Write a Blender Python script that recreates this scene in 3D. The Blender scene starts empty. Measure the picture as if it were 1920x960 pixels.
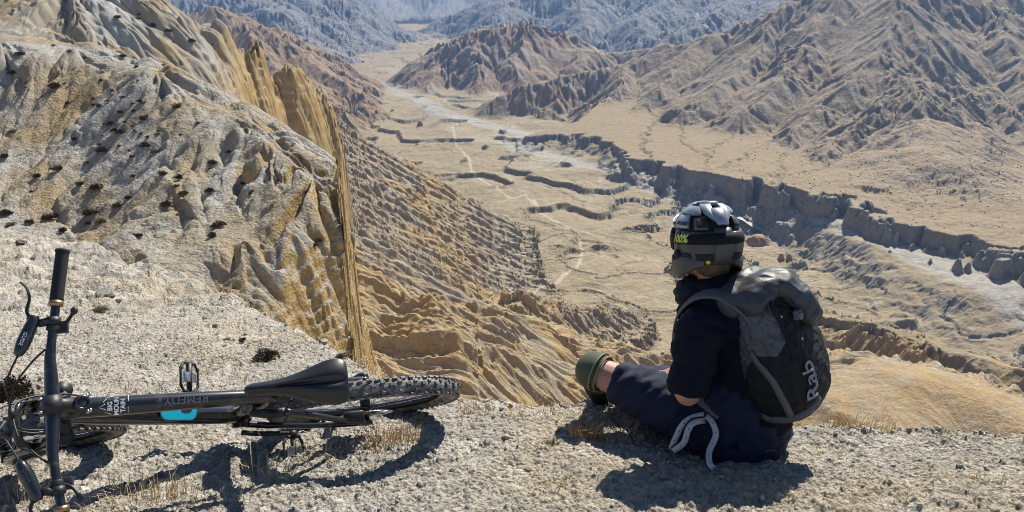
import bpy, bmesh, math, random, time
import numpy as np
from mathutils import Vector, Matrix
scene = bpy.context.scene
COL = scene.collection
R = math.radians
DRAFT = 1            # terrain mesh step: 1 full, 2 coarse test
T0 = time.time()
# ------------------------------------------------------------------ camera, sky, sun, exposure
PITCH = R(20.0)
cam_d = bpy.data.cameras.new('camera')
cam = bpy.data.objects.new('camera', cam_d); COL.objects.link(cam)
cam.location = (0, 0, 0); cam.rotation_euler = (R(90) - PITCH, 0, 0)
cam_d.sensor_width = 36.0; cam_d.lens = 36.0 * 1450 / 1920
cam_d.clip_start = 0.05; cam_d.clip_end = 60000
scene.camera = cam
SUN_AZ, SUN_EL = R(27.0), R(45.0)
w = bpy.data.worlds.new('World'); scene.world = w; w.use_nodes = True
nt = w.node_tree
sky = nt.nodes.new('ShaderNodeTexSky'); sky.sky_type = 'NISHITA'; sky.sun_disc = False
sky.sun_elevation = SUN_EL; sky.sun_rotation = SUN_AZ
sky.altitude = 3500
bg = nt.nodes['Background']; bg.inputs['Strength'].default_value = 0.095
nt.links.new(sky.outputs[0], bg.inputs[0])
sun_d = bpy.data.lights.new('sun', 'SUN'); sun_d.energy = 5.0; sun_d.angle = R(0.5); sun_d.color = (1.0, 0.94, 0.83)
sun = bpy.data.objects.new('sun', sun_d); COL.objects.link(sun)
sdir = Vector((math.sin(SUN_AZ) * math.cos(SUN_EL), math.cos(SUN_AZ) * math.cos(SUN_EL), math.sin(SUN_EL)))
sun.rotation_euler = sdir.to_track_quat('Z', 'Y').to_euler()
vs = scene.view_settings
vs.view_transform = 'Standard'; vs.look = 'None'; vs.exposure = 0.62; vs.gamma = 1.0; vs.use_curve_mapping = False
cy = scene.cycles
cy.max_bounces = 5; cy.diffuse_bounces = 2; cy.glossy_bounces = 2; cy.volume_bounces = 0; cy.transmission_bounces = 2
cy.use_denoising = True; cy.filter_width = 1.0
cy.caustics_reflective = False; cy.caustics_refractive = False
# ------------------------------------------------------------------ numpy noise helpers
f32 = np.float32
def hash2(ix, iy, seed):
    h = (ix.astype(np.int64) * 374761393 + iy.astype(np.int64) * 668265263 + seed * 974634777) & 0xffffffff
    h = ((h ^ (h >> 13)) * 1274126177) & 0xffffffff
    h = (h ^ (h >> 16)) & 0xffffffff
    return h
def h01(ix, iy, seed):
    return hash2(ix, iy, seed).astype(f32) / f32(4294967295.0)
def noise(x, y, seed=0):                     # gradient noise, about -0.7 .. 0.7
    ix = np.floor(x); iy = np.floor(y)
    fx = (x - ix).astype(f32); fy = (y - iy).astype(f32)
    ux = fx * fx * fx * (fx * (fx * 6 - 15) + 10); uy = fy * fy * fy * (fy * (fy * 6 - 15) + 10)
    def g(dx, dy):
        a = h01(ix + dx, iy + dy, seed) * f32(2 * math.pi)
        return np.cos(a) * (fx - dx) + np.sin(a) * (fy - dy)
    a = g(0, 0); b = g(1, 0); c = g(0, 1); d = g(1, 1)
    return (a + (b - a) * ux) * (1 - uy) + (c + (d - c) * ux) * uy
def fbm(x, y, octv, seed=0, gain=0.5):
    s = 0; a = 1.0
    for k in range(octv):
        s = s + a * noise(x * 2.03 ** k + 17.3 * k, y * 2.03 ** k - 9.1 * k, seed + k); a *= gain
    return s
def cells(x, y, seed=0, jit=0.9):            # distance to nearest feature point and its random value
    ix = np.floor(x); iy = np.floor(y)
    best = np.full(x.shape, 9.0, f32); val = np.zeros(x.shape, f32)
    for dx in (-1, 0, 1):
        for dy in (-1, 0, 1):
            cx = ix + dx; cyy = iy + dy
            px = (cx + 0.5 + jit * (h01(cx, cyy, seed) - 0.5) - x).astype(f32); py = (cyy + 0.5 + jit * (h01(cx, cyy, seed + 5) - 0.5) - y).astype(f32)
            d = px * px + py * py; m = d < best
            best = np.where(m, d, best); val = np.where(m, h01(cx, cyy, seed + 9), val)
    return np.sqrt(best), val
def sst(a, b, x):
    t = np.clip((x - a) / (b - a), 0, 1); return t * t * (3 - 2 * t)
def smax(a, b, k):
    h = np.clip(0.5 + 0.5 * (a - b) / k, 0, 1)
    return b + (a - b) * h + k * h * (1 - h)
def smin(a, b, k): return -smax(-a, -b, k)
def lerp(a, b, t): return a + (b - a) * t
# one octave of gullies running down the slope: stripes along the fall line, jittered per cell
def gully(x, y, sx, sy, freq, seed, stripes=1.0):
    qx = x * freq; qy = y * freq
    ix = np.floor(qx); iy = np.floor(qy)
    C = np.zeros(x.shape, f32); S = np.zeros(x.shape, f32)
    for dx in (-1, 0, 1):
        for dy in (-1, 0, 1):
            cx = ix + dx; cyy = iy + dy
            vx = (qx - cx - 0.5 - 0.8 * (h01(cx, cyy, seed) - 0.5)).astype(f32)
            vy = (qy - cyy - 0.5 - 0.8 * (h01(cx, cyy, seed + 3) - 0.5)).astype(f32)
            wgt = np.maximum(np.exp(-2.2 * (vx * vx + vy * vy)) - 0.02, 0)
            ph = (vx * sx + vy * sy) * f32(2 * math.pi * stripes)
            C += wgt * np.cos(ph); S += wgt * np.sin(ph)
    m = np.maximum(np.sqrt(C * C + S * S), 0.12)
    return C / m, S / m
def erode(x, y, gx, gy, lam, amp, octv, seed, sharp=1, gain=0.5, lac=2.0, smin_=0.05, smax_=0.35, stripes=1.0, spread=0.5):
    """height change from gullies; gx, gy is the slope of the base; sharp +1 crests, -1 gullies, 0 neither"""
    hh = np.zeros(x.shape, f32); crest = np.zeros(x.shape, f32)
    gx = gx.astype(f32).copy(); gy = gy.astype(f32).copy(); a = amp; fr = 1.0 / lam
    fade0 = sst(smin_, smax_, np.hypot(gx, gy))
    for k in range(octv):
        gl = np.maximum(np.hypot(gx, gy), 1e-4)
        sx = -gy / gl; sy = gx / gl
        C, S = gully(x, y, sx, sy, fr, seed + 31 * k, stripes)
        if sharp > 0: v = 1 - 2 * np.sqrt(np.maximum((1 - C) * 0.5, 0) + 1e-4)
        elif sharp < 0: v = 2 * np.sqrt(np.maximum((1 + C) * 0.5, 0) + 1e-4) - 1
        else: v = C
        hh += a * v * fade0; crest += v * fade0 * gain ** k
        s = -S * f32(2 * math.pi * stripes * fr * a * spread)
        gx += s * sx; gy += s * sy
        a *= gain; fr *= lac
    return hh, crest
# ------------------------------------------------------------------ laying out the land
CP, SP = math.cos(PITCH), math.sin(PITCH)
def ray(px, py):
    X = (px - 960) / 1450; Y = -(py - 480) / 1450
    return X, CP + Y * SP, -SP + Y * CP
def at(px, py, y):
    X, yy, zz = ray(px, py); return (X / yy * y, y, zz / yy * y)
def Zof(py, y): return at(960, py, y)[2]
KN_A, KN_B = 0.94, 0.27                         # the knoll's plane: z = -(A + B y)
def on_knoll(px, py):
    X, yy, zz = ray(px, py); t = KN_A / (-zz - KN_B * yy); return (X * t, yy * t)
# far edge of the knoll, left to right
EDGE = [on_knoll(*p) for p in [(-260, 395), (-100, 415), (0, 428), (100, 445), (200, 470), (300, 503), (400, 545), (500, 590), (600, 640), (700, 690), (780, 722), (870, 748), (960, 745), (1100, 752), (1300, 775), (1500, 782), (1700, 795), (1920, 806), (2150, 820), (2600, 850)]]
EX = np.array([e[0] / e[1] for e in EDGE]); EY = np.array([math.log(e[1]) for e in EDGE])
# control points of the land between the knoll and the river: (column, [(row, metres ahead), ...])
CTRL = [
 (-500, [(560, 72), (440, 100), (300, 122), (200, 136), (100, 152), (0, 330), (-60, 380), (-160, 450), (-100, 600)]),
 (-150, [(560, 72), (430, 100), (300, 122), (200, 136), (90, 152), (78, 158), (150, 230), (60, 330), (0, 375), (-90, 450), (-40, 600)]),
 (0, [(560, 72), (460, 92), (430, 100), (300, 122), (200, 136), (100, 148), (75, 154), (150, 230), (66, 330), (0, 375), (-80, 440), (-40, 600)]),
 (150, [(600, 72), (480, 92), (400, 104), (300, 120), (200, 134), (120, 146), (97, 151), (170, 230), (86, 335), (50, 350), (0, 375), (-60, 420), (-20, 600)]),
 (300, [(640, 68), (510, 80), (440, 92), (350, 104), (250, 118), (160, 132), (136, 137), (240, 220), (124, 350), (100, 360), (30, 400), (12, 408), (60, 600)]),
 (450, [(700, 68), (600, 76), (560, 79), (490, 84), (400, 96), (300, 110), (226, 120), (330, 210), (215, 385), (180, 405), (120, 430), (98, 438), (150, 620)]),
 (500, [(710, 72), (620, 77), (580, 79.6), (500, 84.8), (400, 95), (320, 104), (262, 114), (360, 210), (290, 430), (250, 440), (170, 455), (120, 466), (190, 640)]),
 (550, [(720, 74), (640, 79), (600, 81), (500, 86), (420, 92), (340, 102), (297, 108), (400, 210), (345, 462), (300, 480), (200, 494), (140, 504), (250, 640)]),
 (590, [(730, 76), (645, 82), (600, 84), (490, 88.4), (400, 94.4), (345, 100), (326, 104), (420, 210), (390, 478), (330, 492), (200, 508), (172, 516), (290, 660)]),
 (628, [(740, 80), (650, 84), (600, 86.4), (480, 90.4), (400, 96), (352, 102), (450, 210), (420, 490), (330, 512), (240, 530), (215, 538), (310, 680)]),
 (655, [(745, 82), (650, 86), (600, 88), (500, 91), (420, 95), (372, 99), (470, 210), (440, 505), (360, 560), (300, 600), (250, 640), (268, 680)]),
]
FLOORPTS = [(700, 200, 1900), (760, 140, 2600), (720, 100, 3400), (850, 230, 1700), (1000, 260, 1450), (900, 270, 1420), (960, 300, 1280), (1060, 350, 1100), (800, 220, 1750), (620, 150, 2500), (1150, 300, 1250), (800, 50, 4900), (300, 60, 4500), (1500, 60, 4500)]
cL = np.array([at(px, py, y) for px, ch in CTRL for py, y in ch], float)
for px, ch in CTRL:                               # the land falls away behind the upper crest
    if px < 280 or px > 640: continue
    r_, y_ = min((q for q in ch if q[1] > 320), key=lambda q: q[0])
    cL = np.concatenate([cL, [at(px, r_ + 4, y_ * 1.02), at(px, r_ + 40, y_ * 1.07), at(px, r_ + 90, y_ * 1.16), at(px, r_ + 6, y_ * .985)]])
cF = [at(*p) for p in FLOORPTS]
for px in range(-500, 2800, 300):
    for z, y in ((-300, 6500), (-300, 11000)): cF.append(((px - 960) / 1450 * y, y, z))
for px, y, z in ((1450, 1020, -332), (1650, 880, -335), (1900, 760, -335), (2300, 650, -335), (1700, 1500, -320), (2100, 1200, -320), (2600, 1300, -320), (1300, 1800, -320), (2200, 2600, -300),
                 (700, 700, -290), (1000, 650, -290), (1250, 560, -284), (1250, 800, -298), (1500, 480, -280), (1500, 700, -305), (1750, 440, -283), (1700, 620, -318), (2000, 420, -285), (1000, 400, -275), (1300, 380, -275), (1700, 300, -265), (700, 300, -270), (2100, 560, -325), (1000, 150, -255), (1800, 150, -250)): cF.append(((px - 960) / 1520 * y, y, z))
cF = np.array(cF, float)
def rbf_space(x, y): return np.stack([x / y * 1.0, np.log(y) * 0.55], -1)
class Rbf:
    def __init__(self, c, soft):
        self.U = rbf_space(c[:, 0], c[:, 1]); self.soft = soft; v = c[:, 2] / c[:, 1]; n = len(v)
        d2 = ((self.U[:, None] - self.U[None]) ** 2).sum(-1); A = np.zeros((n + 3, n + 3)); A[:n, :n] = -np.sqrt(d2 + soft) + 0.002 * np.eye(n)
        A[:n, n] = 1; A[:n, n + 1:] = self.U; A[n, :n] = 1; A[n + 1:, :n] = self.U.T; self.W = np.linalg.solve(A, np.concatenate([v, [0, 0, 0]])); self.n = n
    def __call__(self, X, y):                        # z / y
        q = np.stack([X, np.log(y) * 0.55], -1).reshape(-1, 2); out = np.empty(len(q)); n = self.n
        for i in range(0, len(q), 20000):
            p = q[i:i + 20000]; d2 = (p[:, None, 0] - self.U[None, :, 0]) ** 2 + (p[:, None, 1] - self.U[None, :, 1]) ** 2
            out[i:i + 20000] = -np.sqrt(d2 + self.soft) @ self.W[:n] + self.W[n] + p @ self.W[n + 1:]
        return out.reshape(X.shape)
RBL, RBF_ = Rbf(cL, 3e-4), Rbf(cF, 1e-3)
def escarp(x, y):                                 # long slope falling to the right from the line of cliffs
    xe = -0.226 * np.minimum(y, 900) - 0.9 * np.maximum(y - 900, 0) - .05 * np.maximum(y - 900, 0) ** 1.3
    d = x - xe + 18 * np.sin(y / 85.0) * sst(250, 500, y)
    return -170 - 0.62 * d + .00035 * np.maximum(d, 0) ** 2 * 0
# ridges: (slope, roundness, [(px, py, y) ...]) crest lines of the hills and mountains
RIDGES = [
 # brown ridge behind the left bluff
 (.62, 16, [(200, 30, 2300), (350, 28, 2250), (410, 14, 2250), (470, 44, 2200), (520, 54, 2200), (600, 108, 2150), (650, 142, 2100), (690, 165, 2080)]),
 (.62, 12, [(470, 44, 2200), (500, 100, 2000), (560, 150, 1850), (640, 200, 1700)]),
 (.60, 12, [(520, 54, 2200), (580, 110, 2020), (640, 160, 1880), (700, 200, 1760)]),
 # blue mountain far left
 (.55, 60, [(300, -60, 4300), (480, -40, 4200), (560, -30, 4150), (640, -2, 4100), (690, 25, 4050), (740, 52, 4000), (785, 78, 3950)]),
 (.55, 40, [(560, -30, 4150), (590, 20, 3850), (640, 60, 3600), (670, 90, 3400)]),
 (.5, 40, [(640, -2, 4100), (665, 40, 3850), (710, 75, 3650)]),
 (.55, 30, [(480, -40, 4200), (510, 10, 3750), (570, 60, 3300), (620, 95, 3050)]),
 # farthest wall
 (.5, 120, [(200, -120, 8000), (600, -90, 7500), (760, -60, 7200), (820, -45, 7000), (900, -80, 7200), (1200, -120, 7500), (1900, -150, 8000), (2600, -150, 8000)]),
 (.5, 60, [(820, -45, 7000), (840, 5, 6200), (800, 30, 5600)]),
 (.5, 60, [(620, -90, 7400), (690, -20, 6300), (720, 25, 5500)]),
 # blue mountains top centre
 (.55, 50, [(850, 42, 4700), (900, 5, 4500), (960, -20, 4400), (1100, -35, 4300), (1300, -45, 4300), (1500, -50, 4200), (1700, -60, 4200)]),
 (.6, 30, [(960, -20, 4400), (950, 25, 4000), (900, 56, 3750), (850, 78, 3600)]),
 (.6, 30, [(1100, -35, 4300), (1110, 8, 3850), (1090, 45, 3550), (1130, 85, 3300)]),
 (.6, 30, [(1250, -42, 4300), (1230, 8, 3800), (1200, 36, 3500), (1225, 70, 3250)]),
 (.6, 30, [(1400, -45, 4250), (1370, 2, 3700), (1330, 26, 3400), (1290, 55, 3150)]),
 (.6, 30, [(1500, -50, 4200), (1470, -10, 3600), (1440, 15, 3200)]),
 # red-brown mountain in the middle
 (.66, 16, [(730, 172, 2250), (770, 146, 2280), (815, 110, 2360), (850, 78, 2420), (880, 58, 2470), (935, 52, 2490), (1000, 40, 2520), (1050, 58, 2540), (1080, 84, 2560), (1130, 98, 2580), (1200, 92, 2500), (1260, 80, 2400)]),
 (.75, 12, [(880, 58, 2470), (870, 90, 2350), (905, 125, 2240), (890, 160, 2140), (905, 182, 2080)]),
 (.75, 12, [(815, 110, 2360), (808, 145, 2240), (820, 175, 2130)]),
 (.75, 12, [(1000, 40, 2520), (985, 76, 2390), (960, 112, 2280), (965, 140, 2200)]),
 (.7, 12, [(1060, 64, 2545), (1095, 95, 2430), (1080, 120, 2330)]),
 # long mountain on the right and its spurs
 (.80, 14, [(925, 186, 1830), (985, 160, 1840), (1050, 146, 1850), (1130, 134, 1870), (1200, 112, 1880), (1260, 88, 1890), (1330, 66, 1890), (1400, 44, 1890), (1480, 6, 1850), (1560, -40, 1880), (1700, -90, 1950), (2000, -140, 2050), (2600, -180, 2150)]),
 (.75, 10, [(1050, 146, 1850), (1030, 190, 1780), (1000, 215, 1720)]),
 (.65, 10, [(1200, 112, 1880), (1170, 148, 1770), (1120, 185, 1680), (1100, 215, 1620)]),
 (.6, 10, [(1330, 66, 1890), (1290, 115, 1760), (1240, 165, 1640), (1200, 200, 1580)]),
 (.6, 12, [(1480, 6, 1850), (1440, 60, 1750), (1390, 110, 1640), (1350, 160, 1530), (1300, 205, 1460)]),
 (.6, 12, [(1580, -45, 1890), (1545, 30, 1740), (1500, 90, 1620), (1450, 150, 1500), (1400, 205, 1400)]),
 (.56, 14, [(1700, -90, 1950), (1665, 0, 1720), (1650, 55, 1620), (1645, 100, 1540), (1690, 145, 1440), (1730, 190, 1340), (1752, 232, 1250), (1745, 262, 1190)]),
 (.56, 12, [(1645, 100, 1540), (1590, 150, 1460), (1540, 200, 1380), (1490, 250, 1290)]),
 (.54, 12, [(1690, 145, 1440), (1650, 200, 1340), (1600, 250, 1250), (1570, 285, 1190)]),
 (.40, 40, [(1752, 232, 1250), (1735, 285, 1130), (1690, 322, 1070), (1650, 345, 1030)]),
 (.38, 40, [(1735, 285, 1130), (1800, 302, 1080), (1860, 345, 1010), (1920, 372, 960), (2000, 395, 920)]),
 (.56, 12, [(1690, 40, 1760), (1760, 90, 1640), (1800, 130, 1550), (1840, 150, 1500), (1900, 210, 1370), (1930, 260, 1270)]),
 (.56, 12, [(1850, -110, 2000), (1850, 0, 1810), (1880, 70, 1640), (1930, 110, 1550), (1990, 190, 1360), (2060, 280, 1170)]),
 (.55, 12, [(1800, 130, 1550), (1785, 190, 1410), (1825, 235, 1290), (1850, 275, 1210), (1900, 330, 1090)]),
 (.55, 14, [(2100, -140, 2050), (2150, 60, 1650), (2250, 200, 1280), (2350, 330, 1000)]),
 (.55, 14, [(2500, -170, 2150), (2600, 100, 1550), (2800, 330, 1050)]),
]
# top edge of the gorge wall on the far bank
WALL = [at(*p) for p in [(968, 262, 1400), (985, 258, 1395), (1040, 257, 1370), (1100, 262, 1330), (1160, 282, 1240), (1240, 300, 1180), (1300, 318, 1120), (1400, 342, 1050), (1480, 358, 1015), (1580, 386, 950), (1660, 415, 890), (1750, 440, 850), (1830, 466, 800), (1920, 492, 755), (2050, 530, 690), (2400, 620, 560), (2900, 700, 450)]]
WX = np.array([p[0] / p[1] for p in WALL]); WY = np.array([p[1] for p in WALL]); WZ = np.array([p[2] for p in WALL])
RIVER = [at(*p) for p in [(2300, 700, 520), (2050, 660, 630), (1920, 626, 690), (1860, 600, 735), (1790, 580, 780), (1710, 545, 840), (1640, 512, 900), (1570, 480, 960), (1500, 462, 985), (1440, 438, 1000), (1380, 405, 1030), (1300, 372, 1080), (1210, 345, 1150), (1120, 318, 1230), (1040, 292, 1300), (975, 277, 1380), (955, 258, 1450), (1000, 242, 1500), (940, 222, 1620), (870, 203, 1760), (820, 190, 1850), (790, 170, 2000), (730, 150, 2250), (690, 135, 2500)]]
def polydist(x, y, pts, chunk=400000):
    """distance to a 3D polyline in plan, height of the nearest point"""
    P = np.array(pts, float); d = np.full(x.shape, 1e9, f32); zz = np.zeros(x.shape, f32)
    for a, b in zip(P[:-1], P[1:]):
        vx, vy = b[0] - a[0], b[1] - a[1]; L = vx * vx + vy * vy + 1e-9
        t = np.clip(((x - a[0]) * vx + (y - a[1]) * vy) / L, 0, 1)
        dd = np.hypot(x - a[0] - t * vx, y - a[1] - t * vy); m = dd < d
        d = np.where(m, dd, d); zz = np.where(m, a[2] + t * (b[2] - a[2]), zz)
    return d.astype(f32), zz.astype(f32)
TRACKS = [[(935, 380), (962, 372), (985, 365), (1003, 385), (1000, 375), (1010, 395), (1030, 410), (1060, 425), (1085, 445), (1092, 470), (1088, 490), (1072, 505), (1055, 518), (1045, 530), (1010, 540), (955, 548)],
          [(1040, 415), (1085, 432), (1130, 446)], [(958, 372), (930, 350), (885, 322), (880, 300), (868, 285), (855, 272), (852, 252), (848, 240), (860, 225), (850, 215)]]

# ------------------------------------------------------------------ the grid: columns fan out from the viewer, rows step away
colX = np.concatenate([-np.geomspace(4.0, 0.862, 150)[:-1], np.linspace(-0.86, 0.86, int(1460 / DRAFT)), np.geomspace(0.862, 4.0, 110)[1:]])
def rows(a, b, n): return np.geomspace(a, b, max(3, int(n / DRAFT)), endpoint=False)
rowY = np.concatenate([rows(.12, 1.05, 50), rows(1.05, 4.3, 560), rows(4.3, 20, 330), rows(20, 70, 50), rows(70, 165, 430), rows(165, 320, 60), rows(320, 960, 820), rows(960, 1700, 280), rows(1700, 2600, 170), rows(2600, 5000, 170), rows(5000, 12000, 60)])
colX = np.concatenate([colX[colX < -.236], np.arange(-.236, -.2, .00032), colX[colX >= -.2]])
GX, GY = np.meshgrid(colX, rowY)
X_ = GX; Y_ = GY
wx = (GX * GY); wy = GY
# base land on a coarse grid, then refined
st = 4
cs_ = int(np.searchsorted(colX, -.27)); ce_ = int(np.searchsorted(colX, -.18))
ci = np.unique(np.concatenate([np.arange(0, len(colX), st), np.arange(cs_, ce_), [len(colX) - 1]])); ri = np.unique(np.concatenate([np.arange(0, len(rowY), st), [len(rowY) - 1]]))
cxx, cyy = GX[np.ix_(ri, ci)], np.maximum(GY[np.ix_(ri, ci)], 18.0)
cfl = RBF_(cxx, cyy) * cyy
cfl = smax(escarp(cxx * cyy, cyy), cfl, 30.0)
dlow = cxx * cyy + .226 * cyy
low2 = -208 - .24 * dlow - .32 * np.maximum(cyy - 490 - .12 * cxx * cyy, 0) + 10 * np.sin(cxx * cyy / 70 + cyy / 160)
cfl = np.where(cyy < 1200, smax(low2, cfl, 14.0), cfl)
cbl = RBL(cxx, np.minimum(cyy, 700)) * cyy
Xb = cxx + .006 * np.abs(np.sin(np.log(cyy) * 36)) + .0035 * np.abs(np.sin(np.log(cyy) * 97 + 1)) - .005
Xe = np.where(cyy < 240, -.229, -.2185)
mL = sst(Xe + .002, Xe - .003, Xb) * sst(700, 600, cyy) * np.where(cyy < 72, sst(-.15, -.3, cxx), 1)
# cliff and talus skirt on the right flank of the near bluff
tE = -RBL(np.full(cxx.shape, -.231), np.clip(cyy, 72, 240))
dX = Xb + .229
skirt = -cyy * (tE + .07 * sst(0, .003, dX) + .03 * sst(.003, .008, dX) + .09 * sst(.008, .014, dX) + .05 * sst(.016, .03, dX) + 1.9 * np.maximum(dX - .006, 0))
TALc = (cyy > 74) & (cyy < 240) & (dX > -.01) & (skirt > cfl)
cfl = np.where((cyy > 60) & (cyy < 240), np.maximum(cfl, skirt), cfl)
coarse = (cfl * (1 - mL) + cbl * mL) / cyy
tmp = np.stack([np.interp(np.arange(len(colX)), ci, coarse[i]) for i in range(len(ri))])
base = np.stack([np.interp(np.arange(len(rowY)), ri, tmp[:, j]) for j in range(len(colX))], 1)
base = (base * np.maximum(wy, 18.0))
cz = coarse * np.maximum(GY[np.ix_(ri, ci)], 18.0)
cX = colX[ci]; cY = rowY[ri]
cdr = np.gradient(cz, axis=0) / np.gradient(cY)[:, None]; cdc = np.gradient(cz, axis=1) / np.gradient(cX)[None] / cY[:, None]
cgy = cdr - cdc * cX[None]
def refine(a):
    t = np.stack([np.interp(np.arange(len(colX)), ci, a[i]) for i in range(len(ri))])
    return np.stack([np.interp(np.arange(len(rowY)), ri, t[:, j]) for j in range(len(colX))], 1).astype(f32)
BGX = refine(cdc); BGY = refine(cgy); TAL = refine(TALc.astype(f32))
def grad(z):
    """slope of z in world x, y on the fan grid"""
    dzc = np.gradient(z, axis=1) / np.gradient(colX)[None, :]      # dz/dX at fixed y
    dzr = np.gradient(z, axis=0) / np.gradient(rowY)[:, None]      # dz/dy at fixed X
    gx = dzc / wy
    gy = dzr - gx * GX
    return gx.astype(f32), gy.astype(f32)
def rowsel(a, b): return slice(int(np.searchsorted(rowY, a)), int(np.searchsorted(rowY, b)))
Z = base.astype(np.float64)
zone = np.zeros(Z.shape, np.int8)      # 0 knoll, 1 bluff, 2 badlands, 3 valley floor, 4 hills, 5 mountains, 6 river, 7 track
crest = np.zeros(Z.shape, f32); gul = np.zeros(Z.shape, f32)
# --- near escarpment: how far the surface belongs to the bluff (left, y < 180)
PXof = 960 + 1450 * GX * wy / (wy * CP - Z * SP)
bluff = sst(665, 645, PXof) * sst(640, 560, wy) * (wy > 20)
bluff = np.maximum(bluff, TAL)
B2 = sst(200, 300, wy)
# --- bluff: rounded spurs parted by sharp gullies
s = rowsel(22, 660)
gx, gy = BGX, BGY
gl = np.hypot(gx[s], gy[s]); b2 = B2[s]
nz = (wy[s] < 240)
def two(lam, amp, octv, seed, stripes, spread=.6):
    a_, _ = erode(wx[s], wy[s], gx[s], gy[s], lam, amp, octv, seed, sharp=-1, gain=0.45, smin_=0.1, smax_=0.45, spread=spread, stripes=stripes)
    c_, _ = erode(wx[s], wy[s], gx[s], gy[s], lam * 2.2, amp * 3.4, octv, seed + 5, sharp=-1, gain=0.45, smin_=0.1, smax_=0.45, spread=spread, stripes=stripes)
    return np.where(nz, a_, c_)
tame = sst(2.4, 1.1, gl)
lo = two(36.0, 1.15, 1, 11, 2.4) * lerp(.25, 1, tame) + two(13.0, .5, 2, 14, 2.4) * lerp(.35, 1, tame)
steep = sst(.8, 1.8, gl)
fs = np.where(nz, 1.0, 3.2)
flute = (np.abs(noise(wx[s] / (3.4 * fs), wy[s] / (3.4 * fs), 33)) + .5 * np.abs(noise(wx[s] / (1.2 * fs), wy[s] / (1.2 * fs), 34)) - .35) * np.clip(gl, 0, 4) * fs
Z[s] += (lo + flute * steep * 1.0) * bluff[s]
bt = 1.5 * fs; bd = Z[s] / bt + fbm(wx[s] / (7 * fs), wy[s] / (7 * fs), 2, 37) * 1.3; bfr = bd - np.floor(bd)
Z[s] += (sst(.25, .75, bfr) - bfr) * bt * .75 * steep * bluff[s] * sst(-.3, .1, noise(wx[s] / (4 * fs), wy[s] / (4 * fs), 38))
b1 = fbm(wx[s] / (6.0 * fs), wy[s] / (6.0 * fs), 3, 77) * 0.45 * fs
Z[s] += b1 * bluff[s]
# --- low ridges and a mound below the knoll
s = rowsel(300, 760)
qx = wx[s] + fbm(wx[s] / 60, wy[s] / 60, 3, 261) * 16; qy = wy[s] + fbm(wx[s] / 60, wy[s] / 60, 3, 271) * 16
for slope, rnd, pts in ((.60, 4, [(820, 545, 410), (900, 575, 430), (1000, 610, 450), (1150, 650, 470), (1240, 672, 480), (1400, 715, 490)]),
                        (.60, 4, [(800, 590, 370), (880, 612, 390), (1040, 680, 408), (1200, 735, 420)]),
                        (.60, 4, [(955, 547, 560), (1030, 560, 580), (1100, 570, 600), (1240, 592, 640)]),
                        (.62, 4, [(1000, 640, 440), (1120, 690, 440), (1260, 730, 440)]),
                        (.60, 4, [(1540, 588, 600), (1640, 608, 570), (1750, 636, 530), (1860, 668, 500), (1980, 705, 470)]),
                        (.60, 4, [(1480, 640, 520), (1580, 668, 500), (1680, 700, 480)]),
                        (.60, 4, [(1660, 684, 455), (1760, 688, 445), (1840, 712, 430), (1930, 745, 410), (2000, 775, 400)]),
                        (.55, 26, [(1610, 745, 375), (1690, 704, 395), (1760, 710, 395), (1850, 742, 380), (1940, 775, 365)])):
    P = np.array([at(*p) for p in pts])
    for a_, b_ in zip(P[:-1], P[1:]):
        vx, vy = b_[0] - a_[0], b_[1] - a_[1]; L = vx * vx + vy * vy
        t = np.clip(((qx - a_[0]) * vx + (qy - a_[1]) * vy) / L, 0, 1); d = np.hypot(qx - a_[0] - t * vx, qy - a_[1] - t * vy)
        Z[s] = np.where(bluff[s] < .3, smax(Z[s], a_[2] + t * (b_[2] - a_[2]) - slope * (np.sqrt(d * d + rnd * rnd) - rnd), 5.0), Z[s])
def blur(a, k):
    for ax in (0, 1):
        p = np.concatenate([np.repeat(a.take([0], ax), k, ax), a, np.repeat(a.take([-1], ax), k, ax)], ax).astype(np.float64)
        c_ = np.cumsum(p, ax); c_ = np.concatenate([np.zeros_like(c_.take([0], ax)), c_], ax); n_ = a.shape[ax]
        a = (c_.take(range(2 * k + 1, 2 * k + 1 + n_), ax) - c_.take(range(0, n_), ax)) / (2 * k + 1)
    return a.astype(f32)
MOUND = P
g2x, g2y = grad(Z); g2x = blur(blur(g2x, 14), 14); g2y = blur(blur(g2y, 14), 14); MIXG = np.zeros(Z.shape, bool); MIXG[s] = wx[s] > -.05 * wy[s]
BGX = np.where(MIXG, g2x, BGX); BGY = np.where(MIXG, g2y, BGY)
# --- badlands apron: thin sharp ribs running down to the valley
s = rowsel(150, 1250)
apron = np.zeros(Z.shape, f32)
apron[s] = (1 - bluff[s]) * sst(1250, 1050, wy[s])
gx, gy = BGX, BGY
# slightly blurred slope so ribs keep their line
gxs = gx[s]; gys = gy[s]
e1, c1 = erode(wx[s], wy[s], gxs, gys, 100.0, 3.2, 1, 21, sharp=1, gain=0.5, smin_=0.10, smax_=0.4, spread=0.35, stripes=3.6)
e2, c2 = erode(wx[s], wy[s], gxs, gys, 44.0, 1.7, 2, 41, sharp=1, gain=0.4, smin_=0.06, smax_=0.25, spread=0.12, stripes=5.0)
gul[s] = 0
md_, _ = polydist(wx[s], wy[s], MOUND)
calm = np.where(MIXG[s], .75, 1.0) * lerp(.12, 1.0, sst(22, 60, md_))
Z[s] += (e1 * calm + e2 * calm) * apron[s]
crest[s] = np.maximum(crest[s], (0.45 * c1 + 0.55 * c2) * apron[s])
gsl = np.hypot(gxs, gys)
pil = (np.abs(noise(wx[s] / 17, wy[s] / 17, 35)) * 1.0 + .5 * np.abs(noise(wx[s] / 6, wy[s] / 6, 36)) - .38) * np.clip(gsl, 0, 2.5)
upper = sst(-215, -175, Z[s])
Z[s] += pil * 12.0 * upper * apron[s] * sst(300, 380, wy[s])
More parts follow.
